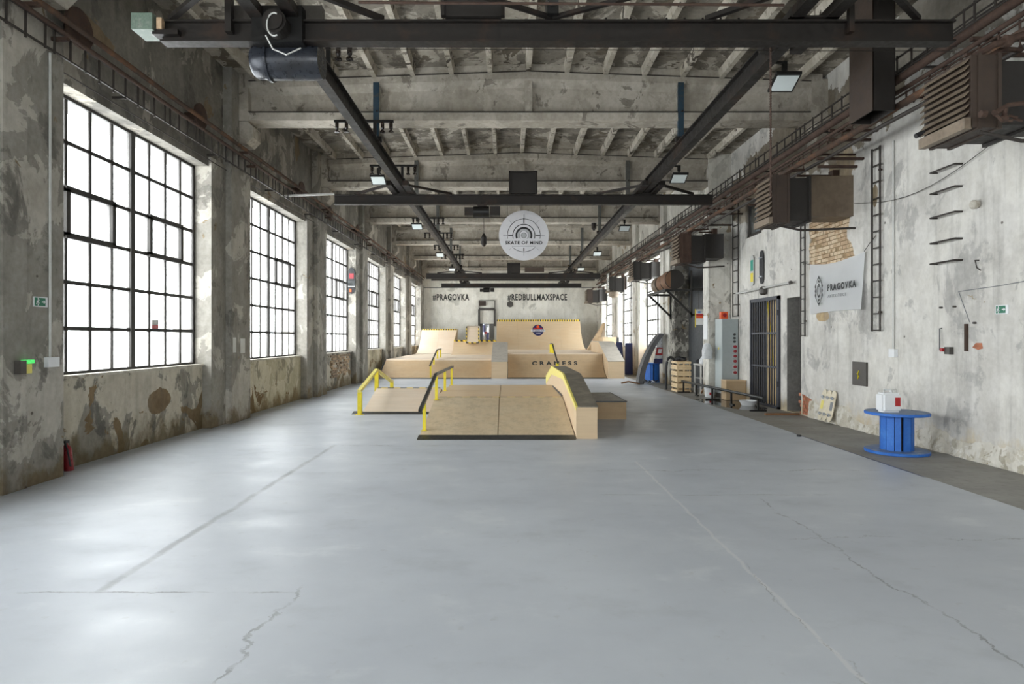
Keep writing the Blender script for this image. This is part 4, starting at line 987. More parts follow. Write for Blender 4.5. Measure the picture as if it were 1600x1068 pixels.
boxobj('teal_graphic', M['teal'], t, XR - .040, XR - .036, 15.17, 15.33, 3.25, 3.52)
t = deck_on_wall(14.68, 2.88, 3.68, .24, M['ink'], 'black skateboard deck with trucks on the right wall above the gate')
for z in (3.05, 3.5): bm = bmesh.new(); bar(bm, (XR - .06, 14.6, z), (XR - .06, 14.76, z), .03); obj('truck', bm, M['silver'], t)
# left-wall board on the reveal
t = thing('skateboard', 'skateboard with red and dark graphics hung beside the third left window', 'skateboard', (-5.36, 21.13, 3.1)); pts = []
for a in range(24):
    th = 2 * math.pi * a / 24; s = math.sin(th); pts.append((-5.36 + .13 * math.copysign(abs(math.cos(th)) ** .6, math.cos(th)), 3.55 + .45 * math.copysign(abs(s) ** .75, s)))
bm = bmesh.new(); prism(bm, pts, 'y', 21.10, 21.115); obj('deck', bm, M['ink'], t)
boxobj('red_graphic', M['dark_red'], t, -5.44, -5.28, 21.092, 21.10, 3.62, 3.80); boxobj('white_graphic', M['conduit'], t, -5.48, -5.24, 21.090, 21.10, 3.34, 3.36)
boxobj('grey_graphic', M['plate'], t, -5.48, -5.24, 21.092, 21.10, 3.36, 3.54); boxobj('orange_graphic', M['orange'], t, -5.43, -5.36, 21.092, 21.10, 3.16, 3.27); boxobj('bracket', M['plate'], t, -5.38, -5.34, 21.11, 21.16, 3.5, 3.6)
# electrical cabinet
t = thing('electrical_cabinet', 'tall light grey electrical cabinet with a column of red sockets', 'cabinet', (5.86, 16.45, 0))
boxobj('body', M['cabinet'], t, 5.65, 6.08, 16.2, 16.72, .12, 2.09); boxobj('plinth', M['panel_grey'], t, 5.67, 6.06, 16.22, 16.7, 0, .12)
boxobj('door', M['cabinet_front'], t, 5.662, 6.07, 16.185, 16.2, .15, 2.07)
boxobj('warning_sticker', M['yellow'], t, 5.645, 5.65, 16.42, 16.47, 1.28, 1.34)
for i in range(3): bm = bmesh.new(); disc(bm, (5.975, 16.17, 1.68 - i * .095), .032, .03, 'y', 14); obj('socket', bm, M['plate'], t)
for i, z in enumerate((1.36, 1.24, 1.11, .98, .83, .68)):
    bm = bmesh.new(); box(bm, 5.93, 6.03, 16.165, 16.185, z - .05, z + .05); so = obj('socket_plate', bm, M['conduit'] if i > 3 else M['cabinet'], t)
    bm = bmesh.new(); disc(bm, (5.98, 16.145, z), .04, .05, 'y', 16); obj('socket_lid', bm, M['dark_red'], so)
t = thing('alarm_siren', 'orange siren box on top of the grey electrical cabinet', 'siren', (5.72, 16.3, 2.09))
boxobj('housing', M['orange'], t, 5.64, 5.82, 16.22, 16.36, 2.09, 2.28); bm = bmesh.new(); disc(bm, (5.73, 16.21, 2.19), .05, .03, 'y', 16); obj('horn', bm, M['dark_red'], t)
# plywood crate, basin
t = thing('plywood_box', 'plain plywood box at the foot of the grey electrical cabinet', 'box', (5.83, 15.85, 0))
bm = bmesh.new(); box(bm, 5.58, 6.08, 15.67, 16.05, 0, .49); obj('body', bm, M['ply_brown'], t)
boxobj('lid', M['ply'], t, 5.57, 6.09, 15.655, 16.06, .49, .508)
t = tag(obj('basin', B(lathe, (5.70, 14.55, -.006), [(.15, 0), (.21, .115), (.215, .12), (.20, .118), (.145, .012)], 28), M['white'], None, True), 'shallow white plastic basin on the floor in front of the gate', 'basin')
# low black flatbar
t = thing('flat_rail', 'long low black steel flat rail on stands in front of the cabinet', 'rail', (5.3, 15.7, 0))
bm = bmesh.new(); tube(bm, [(5.14, 18.25, .315), (5.48, 13.15, .30)], .032, 10); obj('rail_bar', bm, M['plate'], t)
for i, (y, plate) in enumerate(((18.0, 1), (17.0, 0), (15.9, 1), (14.75, 0), (13.4, 1))):
    x = 5.14 + (18.25 - y) / 5.1 * .34
    bm = bmesh.new(); box(bm, x - .02, x + .02, y - .02, y + .02, -.008, .29)
    if plate: box(bm, x - .18, x + .18, y - .03, y + .03, -.008, .02)
    else: box(bm, x - .03, x + .03, y - .16, y + .04, -.008, .02)
    obj('stand', bm, M['black_steel'], t)
# floor hatch strip
tag(obj('floor_bar', B(box, 5.35, 6.05, 12.72, 12.80, -.008, .03), M['old_wood']), 'thin brown bar lying on the floor by the niche', 'bar')
# crates
posn = ['lowest', 'second from bottom', 'middle', 'second from top', 'topmost']
for i in range(5):
    z = -.006 + i * .18; cx0, cx1, cy0, cy1 = 5.0, 5.42, 18.12, 18.75
    t = thing('wooden_crate', '%s of the five pale wooden slotted crates by the right wall' % posn[i], 'crate', (5.21, 18.4, z), 'stacked pale wooden crates')
    for yy in (cy0, cy1 - .02):
        for (a, b) in ((z, z + .06), (z + .115, z + .175)): boxobj('plank', M['crate_wood'], t, cx0, cx1, yy, yy + .02, a, b)
    for xx in (cx0, cx1 - .02):
        for (a, b) in ((z, z + .06), (z + .115, z + .175)): boxobj('plank', M['crate_wood'], t, xx, xx + .02, cy0 + .02, cy1 - .02, a, b)
    for xx in (cx0, (cx0 + cx1) / 2 - .025, cx1 - .05):
        for yy in (cy0 + .02, cy1 - .045): boxobj('corner_block', M['crate_wood'], t, xx + (.0 if xx > cx0 else .02), xx + .05 - (.02 if xx > 5.3 else 0), yy, yy + .025, z, z + .175)
    boxobj('bottom_board', M['crate_wood'], t, cx0 + .02, cx1 - .02, cy0 + .045, cy1 - .045, z, z + .015)
bm = bmesh.new(); pts = []
for i in range(15):
    a = math.pi * i / 14; pts.append((5.02 - .0 + .14 * math.cos(math.pi - a) , 18.9, .62 + .38 * math.sin(a)))
tube(bm, [(4.88, 18.9, .0)] + pts + [(5.16, 18.9, .5)], .04, 8); tag(obj('black_hose', bm, M['ink'], None, True), 'thick black hose loop standing behind the crate stack', 'hose')
# work table with clutter
t = thing('work_table', 'small steel-legged table with clutter between the crates and the grey cabinet', 'table', (5.72, 17.7, 0))
boxobj('table_top', M['conduit'], t, 5.46, 5.97, 17.42, 18.05, .80, .84)
for x in (5.49, 5.94):
    for y in (17.45, 18.02): boxobj('leg', M['conduit'], t, x - .02, x + .02, y - .02, y + .02, -.008, .80)
boxobj('shelf', M['conduit'], t, 5.49, 5.94, 17.47, 18.0, .42, .44)
def bag(label, c, r, h, mat, nm='plastic_bag', cat='bag', seed=0):
    bm = bmesh.new(); lathe(bm, c, [(r * .8, 0), (r, h * .25), (r * 1.05, h * .55), (r * .6, h * .85), (r * .3, h)], 14)
    for v in bm.verts:
        n = mnoise.noise_vector(v.co * 7 + Vector((seed, 0, 0))); k = min(1, max(0, (v.co.z - c[2]) / .05)); v.co += Vector((n.x, n.y, n.z * k)) * r * .35
    return tag(obj(nm, bm, mat, None, False), label, cat)
bag('white plastic bag hanging over the edge of the work table', (5.56, 17.50, .846), .09, .22, M['bag'], seed=1)
bag('larger crumpled white bag hung beside the cabinet in front of the pilaster', (5.40, 16.62, 1.02), .14, .42, M['bag'], seed=5)
bag('small dark bundle on the work table behind the white bags', (5.62, 17.85, .846), .12, .16, M['ink'], 'cloth_bundle', 'bundle', seed=9)
bag('dark crumpled cloth lying on top of the crate stack', (5.2, 18.42, .895), .16, .14, M['ink'], 'cloth_bundle', 'bundle', seed=12)
bag('brown rag at the right end of the crate stack top', (5.36, 18.6, .895), .07, .10, M['old_wood'], 'rag', 'rag', seed=14)
t = thing('spray_bottle', 'pale bottle with teal cap standing on the work table', 'bottle', (5.75, 17.56, .84))
bm = bmesh.new(); lathe(bm, (5.75, 17.56, .84), [(.035, 0), (.035, .14), (.015, .19), (.015, .21)], 12); obj('body', bm, M['conduit'], t); bm = bmesh.new(); lathe(bm, (5.75, 17.56, 1.05), [(.02, 0), (.02, .04)], 10); obj('cap', bm, M['teal'], t)
t = thing('paint_bucket', 'white bucket with red print on the floor under the work table', 'bucket', (5.48, 16.62, 0))
bm = bmesh.new(); lathe(bm, (5.46, 16.6, -.006), [(.12, 0), (.14, .24), (.145, .25), (.145, .27)], 20); obj('body', bm, M['white'], t, True)
boxobj('red_print', M['red'], t, 5.41, 5.49, 16.455, 16.468, .06, .13)
for i, (x, y, a) in enumerate(((5.62, 17.6, .3), (5.72, 17.5, -.4))):
    bm = bmesh.new(); bar(bm, (x - .15, 17.37 - .04 * i, .02), (x + .18, 17.38 - .04 * i, .62 - .1 * i), .05, .03)
    tag(obj('wooden_plank', bm, M['old_wood']), ['brown plank leaning steeply against the front of the work table', 'second brown plank leaning under the work table by the bucket'][i], 'plank')
bag('grey rubble heap on the floor under the work table', (5.72, 17.72, -.006), .13, .18, M['screen_grey'], 'rubble_sack', 'sack', seed=3)
t = thing('poster_board', 'colourful yellow red and white printed sign hanging at the dark infill panel', 'sign', (5.9, 18.3, 2.1))
boxobj('board', M['white'], t, 5.60, 5.86, 18.28, 18.30, 1.98, 2.40); boxobj('top_print', M['conduit'], t, 5.62, 5.84, 18.272, 18.28, 2.34, 2.44); boxobj('red_print', M['red'], t, 5.61, 5.85, 18.272, 18.28, 2.24, 2.31); boxobj('orange_print', M['orange'], t, 5.61, 5.85, 18.27, 18.28, 2.17, 2.24); boxobj('yellow_edge', M['yellow'], t, 5.585, 5.60, 18.27, 18.30, 1.9, 2.44)
boxobj('blue_print', M['blue_paint'], t, 5.66, 5.74, 18.265, 18.272, 2.33, 2.38); bm = bmesh.new(); tube(bm, [(5.69, 18.29, 2.4), (5.69, 18.29, 3.02)], .004, 5); obj('hanging_wire', bm, M['wire'], t)
for (z, y, m, lb) in ((1.75, 18.45, 'teal', 'small teal sticker on the dark infill panel'), (1.5, 18.35, 'white', 'small white notice on the dark infill panel')):
    tag(obj('wall_sticker', B(box, 5.985, 6.0, y, y + .08, z, z + .16), M[m]), lb, 'sticker')
tag(obj('white_box', B(box, 5.485, 5.5, 16.88, 17.2, 1.55, 2.2), M['white']), 'white board on the pilaster behind the cabinet', 'board')
# blue mats, offcuts
for i, (x0, x1, y, lean, lb) in enumerate(((5.08, 5.42, 26.55, .06, 'right one of two dark blue gym mats standing against the right wall'), (4.86, 5.14, 27.0, -.10, 'left tilted one of two dark blue gym mats against the right wall'))):
    bm = bmesh.new(); box(bm, x0, x1, y, y + .10, -.008, 1.36 if i == 0 else 1.40); bmesh.ops.bevel(bm, geom=bm.edges[:], offset=.02, segments=2, affect='EDGES')
    for v in bm.verts: v.co.x += lean * v.co.z * .5; v.co.y += v.co.z * .10
    tag(obj('gym_mat', bm, M['blue_mat'], None, True), lb, 'mat', 'blue gym mats')
bm = bmesh.new(); box(bm, 4.68, 5.44, 30.2, 31.6, .94, 1.62); 
t = thing('storage_box', 'pale plywood box on the back deck behind the blue mats', 'box', (5.0, 30.9, 0)); obj('body', bm, M['ply'], t); boxobj('end_panel', M['plate'], t, 5.36, 5.475, 30.185, 30.2, .94, 1.62)
boxobj('leg_frame', M['ply_brown'], t, 4.7, 5.4, 30.3, 31.5, 0, .94)
t = thing('kicker_offcut', 'triangular plywood offcut leaning by the farthest right window', 'plywood', (4.6, 31.5, .94))
bm = bmesh.new(); prism(bm, [(4.15, .94), (4.62, .94), (5.1, 2.35), (5.02, 2.38)], 'y', 32.0, 32.4); obj('panel', bm, M['ply'], t)
bm = bmesh.new(); prism(bm, [(4.62, .94), (5.05, .94), (5.1, 2.3)], 'y', 32.02, 32.38); obj('side_panel', bm, M['ply_pale'], t)
# leaning offcuts by the first right window
for i, (x0, x1, y, h, m, lb) in enumerate(((5.24, 5.60, 24.6, 2.2, 'ply_pale', 'tallest pale plywood sheet leaning by the nearest right window'), (5.30, 5.58, 24.0, 1.25, 'ply', 'shorter plywood sheet leaning under the nearest right window'),
        (5.2, 5.45, 23.6, .9, 'ply_brown', 'small brown plywood sheet leaning behind the far reel table'))):
    bm = bmesh.new(); prism(bm, [(x0, -.008), (x1, -.008), (x1 - .02, h), (x0 + .06, h - .12)], 'y', y, y + .03)
    for v in bm.verts: v.co.y += v.co.z * .08
    tag(obj('plywood_sheet', bm, M[m]), lb, 'plywood')
tag(obj('plywood_shelf', B(box, 5.0, 5.62, 22.4, 23.2, .60, .64), M['ply_pale']), 'pale board lying behind the far blue reel table', 'board') if False else None
# curved strip and printed board
bm = bmesh.new(); pr = [(PX(1000, 21.2), 0.0), (PX(1001, 21.2), .25), (PX(1004, 21.2), .55), (PX(1010, 21.2), .92), (PX(1018, 21.2), 1.28), (PX(1026, 21.2), 1.55), (PX(1032, 21.2), 1.72)]
for a, b in zip(pr, pr[1:]): bar(bm, (a[0], 21.2, a[1]), (b[0], 21.2, b[1]), .16, .5) if False else prism(bm, [(a[0] - .09, a[1]), (a[0] + .09, a[1]), (b[0] + .09, b[1]), (b[0] - .09, b[1])], 'y', 21.0, 21.45)
t = thing('curved_strip', 'tall curved grey rubber-covered ramp strip standing by the far blue reel table', 'ramp', (5.2, 21.2, 0)); obj('strip', bm, M['tan_grey'], t)
bm = bmesh.new(); tube(bm, [(pr[0][0] - .05, 21.0, .02), (pr[0][0] - .45, 20.95, .10), (pr[0][0] - .7, 20.9, .05)], .03, 6); obj('foot_pipe', bm, M['old_wood'], t)
t = thing('printed_board', 'silver, red and navy drinks-can board leaning beside the curved strip', 'sign', (5.35, 21.6, .65))
def slant(x0, x1, z0, z1, nm, m, y=21.5):
    bm = bmesh.new(); prism(bm, [(x0 + z0 * .16, z0), (x1 + z0 * .16, z0), (x1 + z1 * .16, z1), (x0 + z1 * .16, z1)], 'y', y, y + .02); obj(nm, bm, M[m], t)
slant(5.0, 5.28, .69, 1.75, 'board', 'silver'); slant(4.99, 5.29, .69, .86, 'navy_print', 'navy', 21.47); slant(5.02, 5.26, .98, 1.25, 'red_print', 'red', 21.47); slant(5.08, 5.2, 1.05, 1.2, 'white_print', 'white', 21.45)
t = thing('bicycle_parts', 'tangle of small dark and silver metal parts on the floor by the far reel table', 'scrap', (4.95, 21.2, 0))
for i in range(14):
    bm = bmesh.new(); a = random.uniform(0, 6.28); x = 4.75 + random.uniform(-.2, .35); y = 21.1 + random.uniform(-.25, .3); z = .03 + random.uniform(0, .14)
    bar(bm, (x, y, z - .02), (x + .14 * math.cos(a), y + .12 * math.sin(a), z + random.uniform(-.01, .08)), .03); obj('metal_part', bm, random.choice([M['silver'], M['plate'], M['ink'], M['blue_paint']]), t)
tag(obj('puck', B(disc, (4.72, 9.95, .012), .035, .025, 'z', 12), M['ink']), 'tiny dark puck on the paint edge right of the ramps', 'puck')

# ================================================================== LEFT WALL SMALL THINGS
t = thing('conduit', 'pale vertical conduit with small box on the nearest left pilaster', 'conduit', (-5.13, 6.86, 1.26))
bm = bmesh.new(); tube(bm, [(-5.115, 6.87, 1.38), (-5.115, 6.87, 4.78)], .014, 8); obj('pipe', bm, M['conduit'], t); boxobj('junction_box', M['white'], t, -5.13, -5.08, 6.80, 6.97, 1.27, 1.38)
t = thing('emergency_light', 'small grey box with green lamp and yellow label on the nearest left pilaster', 'light', (-5.11, 6.45, 1.24))
boxobj('housing', M['panel_grey'], t, -5.11, -5.04, 6.36, 6.44, 1.22, 1.36); boxobj('label_plate', M['yellow_worn'], t, -5.11, -5.06, 6.44, 6.54, 1.22, 1.32); boxobj('green_lamp', M['led_green'], t, -5.11, -5.04, 6.45, 6.55, 1.325, 1.365)
for y, w, z, lb in ((11.5, .13, 1.46, 'left of two white paper notices on the pilaster right of the first window'), (11.9, .2, 1.44, 'right of two white paper notices on the pilaster right of the first window')):
    xp = -5.11 if y < 11.7 else -5.13
    tag(obj('paper_notice', B(box, xp, xp + .004, y - w / 2, y + w / 2, z - .14, z + .14), M['conduit']), lb, 'notice', 'paper notices')
t = thing('pane_sticker', 'small white and red warning sticker on a pane of the first window', 'sticker', (XG_L + .006, 9.64, 1.7))
boxobj('red_part', M['red'], t, XG_L + .005, XG_L + .009, 9.56, 9.74, 1.72, 1.80); boxobj('white_part', M['conduit'], t, XG_L + .005, XG_L + .009, 9.56, 9.74, 1.80, 1.88)
t = thing('fire_extinguisher', 'red fire extinguisher with black hose on the floor by the nearest left pilaster', 'extinguisher', (-5.24, 7.42, 0))
bm = bmesh.new(); lathe(bm, (-5.285, 7.40, 0), [(.05, 0), (.054, .02), (.054, .25), (.04, .29), (.018, .31), (.018, .33)], 20)
for v in bm.verts: v.co.x -= v.co.z * .10
obj('cylinder', bm, M['dark_red'], t, True)
bm = bmesh.new(); box(bm, -5.34, -5.30, 7.37, 7.43, .33, .36); tube(bm, [(-5.31, 7.37, .34), (-5.25, 7.33, .26), (-5.22, 7.33, .10), (-5.21, 7.33, .06)], .010, 7); obj('hose_and_valve', bm, M['ink'], t)

# ================================================================== OVERHEAD STEEL
def runway(x, label):
    t = thing('runway_beam', label, 'beam', (x, 21, 5.05))
    bm = bmesh.new(); ibeam(bm, 'y', 7.1, 37.6, x, 5.05, 5.33, .14, .018, .012); obj('i_beam', bm, M['rail_steel'], t)
    for k in range(0, 5):
        yb = 11.72 + BAY * k; bm = bmesh.new(); box(bm, x - .055, x + .055, yb - .04, yb + .02, 5.33, 6.45)
        h = obj('hanger', bm, M['blue_hanger'] if k == 0 else M['grey_hanger'], t)
        bm = bmesh.new(); box(bm, x - .10, x + .10, yb - .06, yb + .04, 5.33, 5.42); tube(bm, [(x + .02, yb, 5.9), (x + .02, yb - .06, 5.9)], .02, 6); obj('clamp', bm, M['dark_steel'], h)
runway(-2.5, 'left dark steel runway beam hung under the ceiling along the hall')
runway(3.3, 'right dark steel runway beam hung under the ceiling along the hall')
def crane(Y, x0, x1, label, zt=5.03, boxx=None, hoist=None, braces=True, hh=.235):
    t = thing('overhead_crane', label, 'crane', ((x0 + x1) / 2, Y, zt - hh))
    bm = bmesh.new(); ibeam(bm, 'x', x0, x1, Y, zt - hh, zt, .15, .02, .05); obj('girder', bm, M['dark_steel'], t)
    for rx in (-2.5, 3.3):
        bm = bmesh.new(); box(bm, rx - .26, rx - .12, Y - .95, Y + .75, zt + .0, zt + .10); box(bm, rx + .12, rx + .26, Y - .95, Y + .75, zt + .0, zt + .10)
        box(bm, rx - .26, rx + .26, Y - .12, Y + .12, zt, zt + .02); c = obj('end_carriage', bm, M['dark_steel'], t)
        for yy in (Y - .7, Y + .55):
            for s in (-1, 1): bm = bmesh.new(); disc(bm, (rx + s * .12, yy, zt + .13), .09, .05, 'x', 16); obj('wheel', bm, M['black_steel'], c)
        if zt < 5.0: bm = bmesh.new(); box(bm, rx - .06, rx + .06, Y - .3, Y - .2, zt + .02, 5.06); box(bm, rx - .06, rx + .06, Y + .2, Y + .3, zt + .02, 5.06); obj('drop_post', bm, M['dark_steel'], t)
        if braces:
            for s in (-1, 1): bm = bmesh.new(); bar(bm, (rx + s * .2, Y - .85, zt + .03), (rx + s * 1.15, Y - .04, zt + .02), .06, .05); obj('brace', bm, M['dark_steel'], t)
    if boxx is not None:
        bm = bmesh.new(); x = boxx; box(bm, x - .3, x + .3, Y - .12, Y + .18, zt + .01, zt + .50); bo = obj('control_box', bm, M['heater_dark'], t)
        bm = bmesh.new()
        for xx in (x - .34, x + .30): box(bm, xx, xx + .04, Y - .16, Y - .10, zt, zt + .54)
        box(bm, x - .34, x + .34, Y - .16, Y - .10, zt + .5, zt + .54); obj('frame', bm, M['dark_steel'], bo)
    if hoist is not None:
        x = hoist; zb = zt - hh
        bm = bmesh.new(); tube(bm, [(x - .22, Y, zb - .17), (x + .16, Y, zb - .17)], .13, 20); ho = obj('hoist_motor', bm, M['black_steel'], t)
        bm = bmesh.new(); box(bm, x - .43, x - .22, Y - .1, Y + .1, zb - .27, zb - .08); box(bm, x + .18, x + .42, Y - .11, Y + .11, zb - .27, zb - .06); obj('gearbox', bm, M['dark_steel'], ho)
        bm = bmesh.new(); box(bm, x - .12, x + .1, Y - .07, Y + .07, zb - .05, zb + .02); disc(bm, (x - .08, Y - .1, zb + .05), .05, .03, 'y', 12); disc(bm, (x + .08, Y - .1, zb + .05), .05, .03, 'y', 12); obj('trolley', bm, M['dark_steel'], ho)
    return t
c1 = crane(6.7, -3.75, 4.84, 'nearest overhead crane girder across the top of the picture with a green end box', boxx=-.37)
crane(14.8, PX(523, 14.8), PX(1113, 14.8), 'second overhead crane girder with a hoist, above the round sign', boxx=.37, hoist=-.6)
crane(32.1, -4.25, 4.85, 'third overhead crane girder far back below the ceiling', zt=4.95, boxx=.33, hh=.29)
c3 = bpy.data.objects['overhead_crane.002']
boxobj('brown_board', M['heater_brown'], c3, PX(820, 31.6), PX(850, 31.6), 31.5, 31.6, PZ(425, 31.6), PZ(418, 31.6))
boxobj('rear_girder', M['dark_steel'], c3, -4.1, 4.7, 33.0, 33.15, 4.66, 4.86)
crane(36.2, -3.9, 4.35, 'farthest overhead crane girder just before the back wall', zt=4.78, boxx=None, hoist=-1.2, braces=False, hh=.22)
# parts of crane 1
bm = bmesh.new(); tube(bm, [(PX(560, 6.2), 6.2, PZ(4, 6.2)), (PX(1225, 6.2), 6.2, PZ(8, 6.2))], .014, 8); obj('tie_rod', bm, M['rust'], c1)
boxobj('post', M['dark_steel'], c1, PX(352, 6.6), PX(362, 6.6), 6.58, 6.66, PZ(50, 6.6), 5.5)
boxobj('post', M['dark_steel'], c1, PX(1326, 6.6), PX(1334, 6.6), 6.58, 6.64, PZ(50, 6.6), 5.4)
boxobj('sign_plate', M['panel_grey'], c1, PX(360, 6.7), PX(392, 6.7), 6.7, 6.8, 5.03, 5.22)
boxobj('sign_plate', M['panel_grey'], c1, PX(465, 6.7), PX(503, 6.7), 6.7, 6.8, 5.03, 5.22)
boxobj('end_box', M['mint'], c1, PX(218, 6.7), PX(250, 6.7), 6.55, 6.82, PZ(56, 6.7), PZ(31, 6.7))
boxobj('cable_clip', M['brick_b'], c1, PX(254, 6.7), PX(262, 6.7), 6.58, 6.64, PZ(53, 6.7), PZ(36, 6.7))
boxobj('end_rail', M['dark_steel'], c1, PX(246, 6.7), PX(285, 6.7), 6.6, 6.8, PZ(60, 6.7), PZ(52, 6.7))
for (xa, xb_) in ((PX(862, 6.7) - .06, PX(862, 6.7) + .06),):
    boxobj('trolley_block', M['black_steel'], c1, xa, xb_, 6.5, 6.85, 5.03, 5.3)
    bm = bmesh.new(); disc(bm, (xa + .06, 6.48, 5.16), .06, .05, 'y', 16); obj('trolley_wheel', bm, M['plate'], c1)
for (u, v) in ((862, 700), (862, 1040)):
    bm = bmesh.new(); bar(bm, (PX(u, 6.7), 6.62, 5.04), (PX(v, 6.7), 6.0, 5.06), .05, .04); obj('brace', bm, M['dark_steel'], c1)
for (u, v) in ((1230, 1130),):
    pass
for x in [PX(v, 6.7) for v in (946, 984, 1012, 1040, 1068, 1096, 1124, 1152)]:
    bm = bmesh.new(); tube(bm, [(x, 6.66, 5.03), (x, 6.66, 5.06)], .012, 6); obj('bolt', bm, M['dark_steel'], c1)
# hoist drum hung from the near crane at the left runway
t = thing('hoist_drum', 'large dark blue-grey hoist drum hanging under the nearest crane at its left', 'hoist', (-2.4, 6.8, 4.4))
yd = 6.9; zc = PZ(97, yd); xl, xr = PX(397, yd), PX(503, yd)
bm = bmesh.new(); tube(bm, [(xl, yd, zc), (xl + .04, yd, zc), (xl + .17, yd, zc)], [.15, .185, .19], 36); obj('end_cap', bm, M['motor_blue'], t, True)
bm = bmesh.new(); tube(bm, [(xl + .17, yd, zc), (xl + .20, yd, zc)], .215, 36); obj('flange', bm, M['motor_blue'], t)
bm = bmesh.new(); tube(bm, [(xl + .20, yd, zc), (xr - .08, yd, zc), (xr, yd, zc)], [.195, .195, .18], 36); obj('drum', bm, M['motor_blue'], t, True)
bm = bmesh.new(); box(bm, xl + .3, xl + .62, yd - .12, yd + .12, zc + .17, 4.80); obj('yoke', bm, M['black_steel'], t)
bm = bmesh.new(); disc(bm, (PX(432, 6.5), 6.50, PZ(38, 6.5)), .125, .16, 'y', 28); disc(bm, (PX(432, 6.5), 6.41, PZ(38, 6.5)), .1, .03, 'y', 24); obj('motor', bm, M['dark_steel'], t)
bm = bmesh.new(); box(bm, PX(388, 6.5), PX(468, 6.5), 6.58, 6.72, PZ(66, 6.6), PZ(10, 6.6)); obj('gearbox', bm, M['black_steel'], t)
bm = bmesh.new(); tube(bm, [(PX(415, 6.4), 6.4, PZ(55, 6.4)), (PX(425, 6.4), 6.42, PZ(75, 6.4)), (PX(445, 6.4), 6.45, PZ(82, 6.4)), (PX(465, 6.4), 6.5, PZ(68, 6.4))], .008, 6); obj('loose_cable', bm, M['conduit'], t)
bm = bmesh.new(); pts = [(PX(417, 6.38) + .075 * math.cos(a) + .075, 6.38, PZ(38, 6.38) + .12 * math.sin(a)) for a in [i * math.pi / 8 + 1.2 for i in range(11)]]; tube(bm, pts, .008, 6); obj('loose_cable', bm, M['conduit'], t)
# festoon rod under crane 1
bm = bmesh.new(); tube(bm, [(-3.1, 7.25, PZ(70, 7.25)), (5.3, 7.25, PZ(73, 7.25))], .005, 5); tube(bm, [(-3.1, 7.3, PZ(76, 7.3)), (5.3, 7.3, PZ(80, 7.3))], .004, 5)
tag(obj('trolley_wire', bm, M['wire']), 'pair of thin wires stretched just below the nearest crane girder', 'wire')
# crossbars with insulators
for i, y in enumerate((8.57, 11.6, 14.6, 17.8, 21.0, 24.0, 27.2, 30.2)):
    nm = ['first', 'second', 'third', 'fourth', 'fifth', 'sixth', 'seventh', 'farthest'][i]
    t = thing('insulator_bracket', '%s crossbar with dark insulators along the left runway beam, from the camera' % nm, 'bracket', (-2.75, y, 5.6), 'insulator crossbars on the left runway beam')
    bm = bmesh.new(); box(bm, -3.27, -2.15, y - .03, y + .03, 5.655, 5.70); box(bm, -2.53, -2.47, y - .02, y + .02, 5.33, 5.66); obj('crossbar', bm, M['black_steel'], t)
    for x in (-3.22, -3.04, -2.36, -2.2):
        bm = bmesh.new(); lathe(bm, (x, y, 5.47), [(.05, 0), (.05, .02), (.02, .05), (.035, .08), (.035, .185)], 12); obj('insulator', bm, M['insulator'], t)
# floodlights
def flood(x, y, z, label, s=.86):
    t = thing('floodlight', label, 'lamp', (x, y, z), 'floodlights under the runway beams')
    bm = bmesh.new(); pr = [(-.16, .16), (.16, .16)]
    box(bm, x - .19 * s, x + .19 * s, y - .14, y + .14, z, z + .035); 
    for v in bm.verts: v.co.z -= (v.co.y - y) * .45
    obj('housing', bm, M['black_steel'], t)
    bm = bmesh.new(); box(bm, x - .165 * s, x + .165 * s, y - .115, y + .115, z - .004, z)
    for v in bm.verts: v.co.z -= (v.co.y - y) * .45
    obj('lens', bm, M['lamp_glass'], t)
    bm = bmesh.new(); tube(bm, [(x, y, z + .03), (x, y, z + .17)], .018, 8); box(bm, x - .03, x + .03, y - .02, y + .02, z + .16, z + .28); obj('bracket', bm, M['black_steel'], t)
    dx = .28 if x > 0 else -.28
    bm = bmesh.new(); bar(bm, (x, y, z + .26), (3.3 if x > 0 else -2.5, y, z + .29), .03); obj('support_arm', bm, M['black_steel'], t)
for i, (x, y) in enumerate(((-2.86, 13.6), (-2.8, 19.0), (-2.8, 25.5), (-2.8, 31.0))):
    flood(x, y, 5.02 - (.0 if i else -.05), '%s floodlight below the left runway beam' % ['nearest', 'second', 'third', 'farthest'][i])
for i, (x, y) in enumerate(((3.63, 8.05), (3.6, 12.9), (3.58, 18.8), (3.58, 24.5), (3.58, 30.0))):
    flood(x, y, 4.93, '%s floodlight below the right runway beam' % ['nearest', 'second', 'third', 'fourth', 'farthest'][i])
# light tube left of second crane
t = thing('light_tube', 'long pale fluorescent tube fixture left of the second crane girder', 'lamp', (-5, 14.7, 5))
bm = bmesh.new(); bar(bm, (PX(438, 14.3), 14.3, PZ(306, 14.3)), (PX(522, 14.7), 14.7, PZ(303, 14.7)), .06, .04); obj('tube', bm, M['conduit'], t)
# hanging round sign
t = thing('round_sign', 'round white hanging sign reading SKATE OF MIND with concentric rings', 'sign', (.44, 17, 3.74)); sx, sy, sz, sr = PX(818.5, 17), 17.0, PZ(367.5, 17), .69
bm = bmesh.new(); disc(bm, (sx, sy + .02, sz), sr, .03, 'y', 72); obj('board', bm, M['sign_white'], t)
def ring(r0, r1, a0, a1, mat, nm='ring', n=48, clip=None, off=.006):
    bm = bmesh.new()
    for i in range(n):
        p, q = a0 + (a1 - a0) * i / n, a0 + (a1 - a0) * (i + 1) / n
        prism(bm, [(sx + r0 * math.cos(p), scz + r0 * math.sin(p)), (sx + r1 * math.cos(p), scz + r1 * math.sin(p)), (sx + r1 * math.cos(q), scz + r1 * math.sin(q)), (sx + r0 * math.cos(q), scz + r0 * math.sin(q))], 'y', sy + .005 - off, sy + .005)
    obj(nm, bm, mat, t)
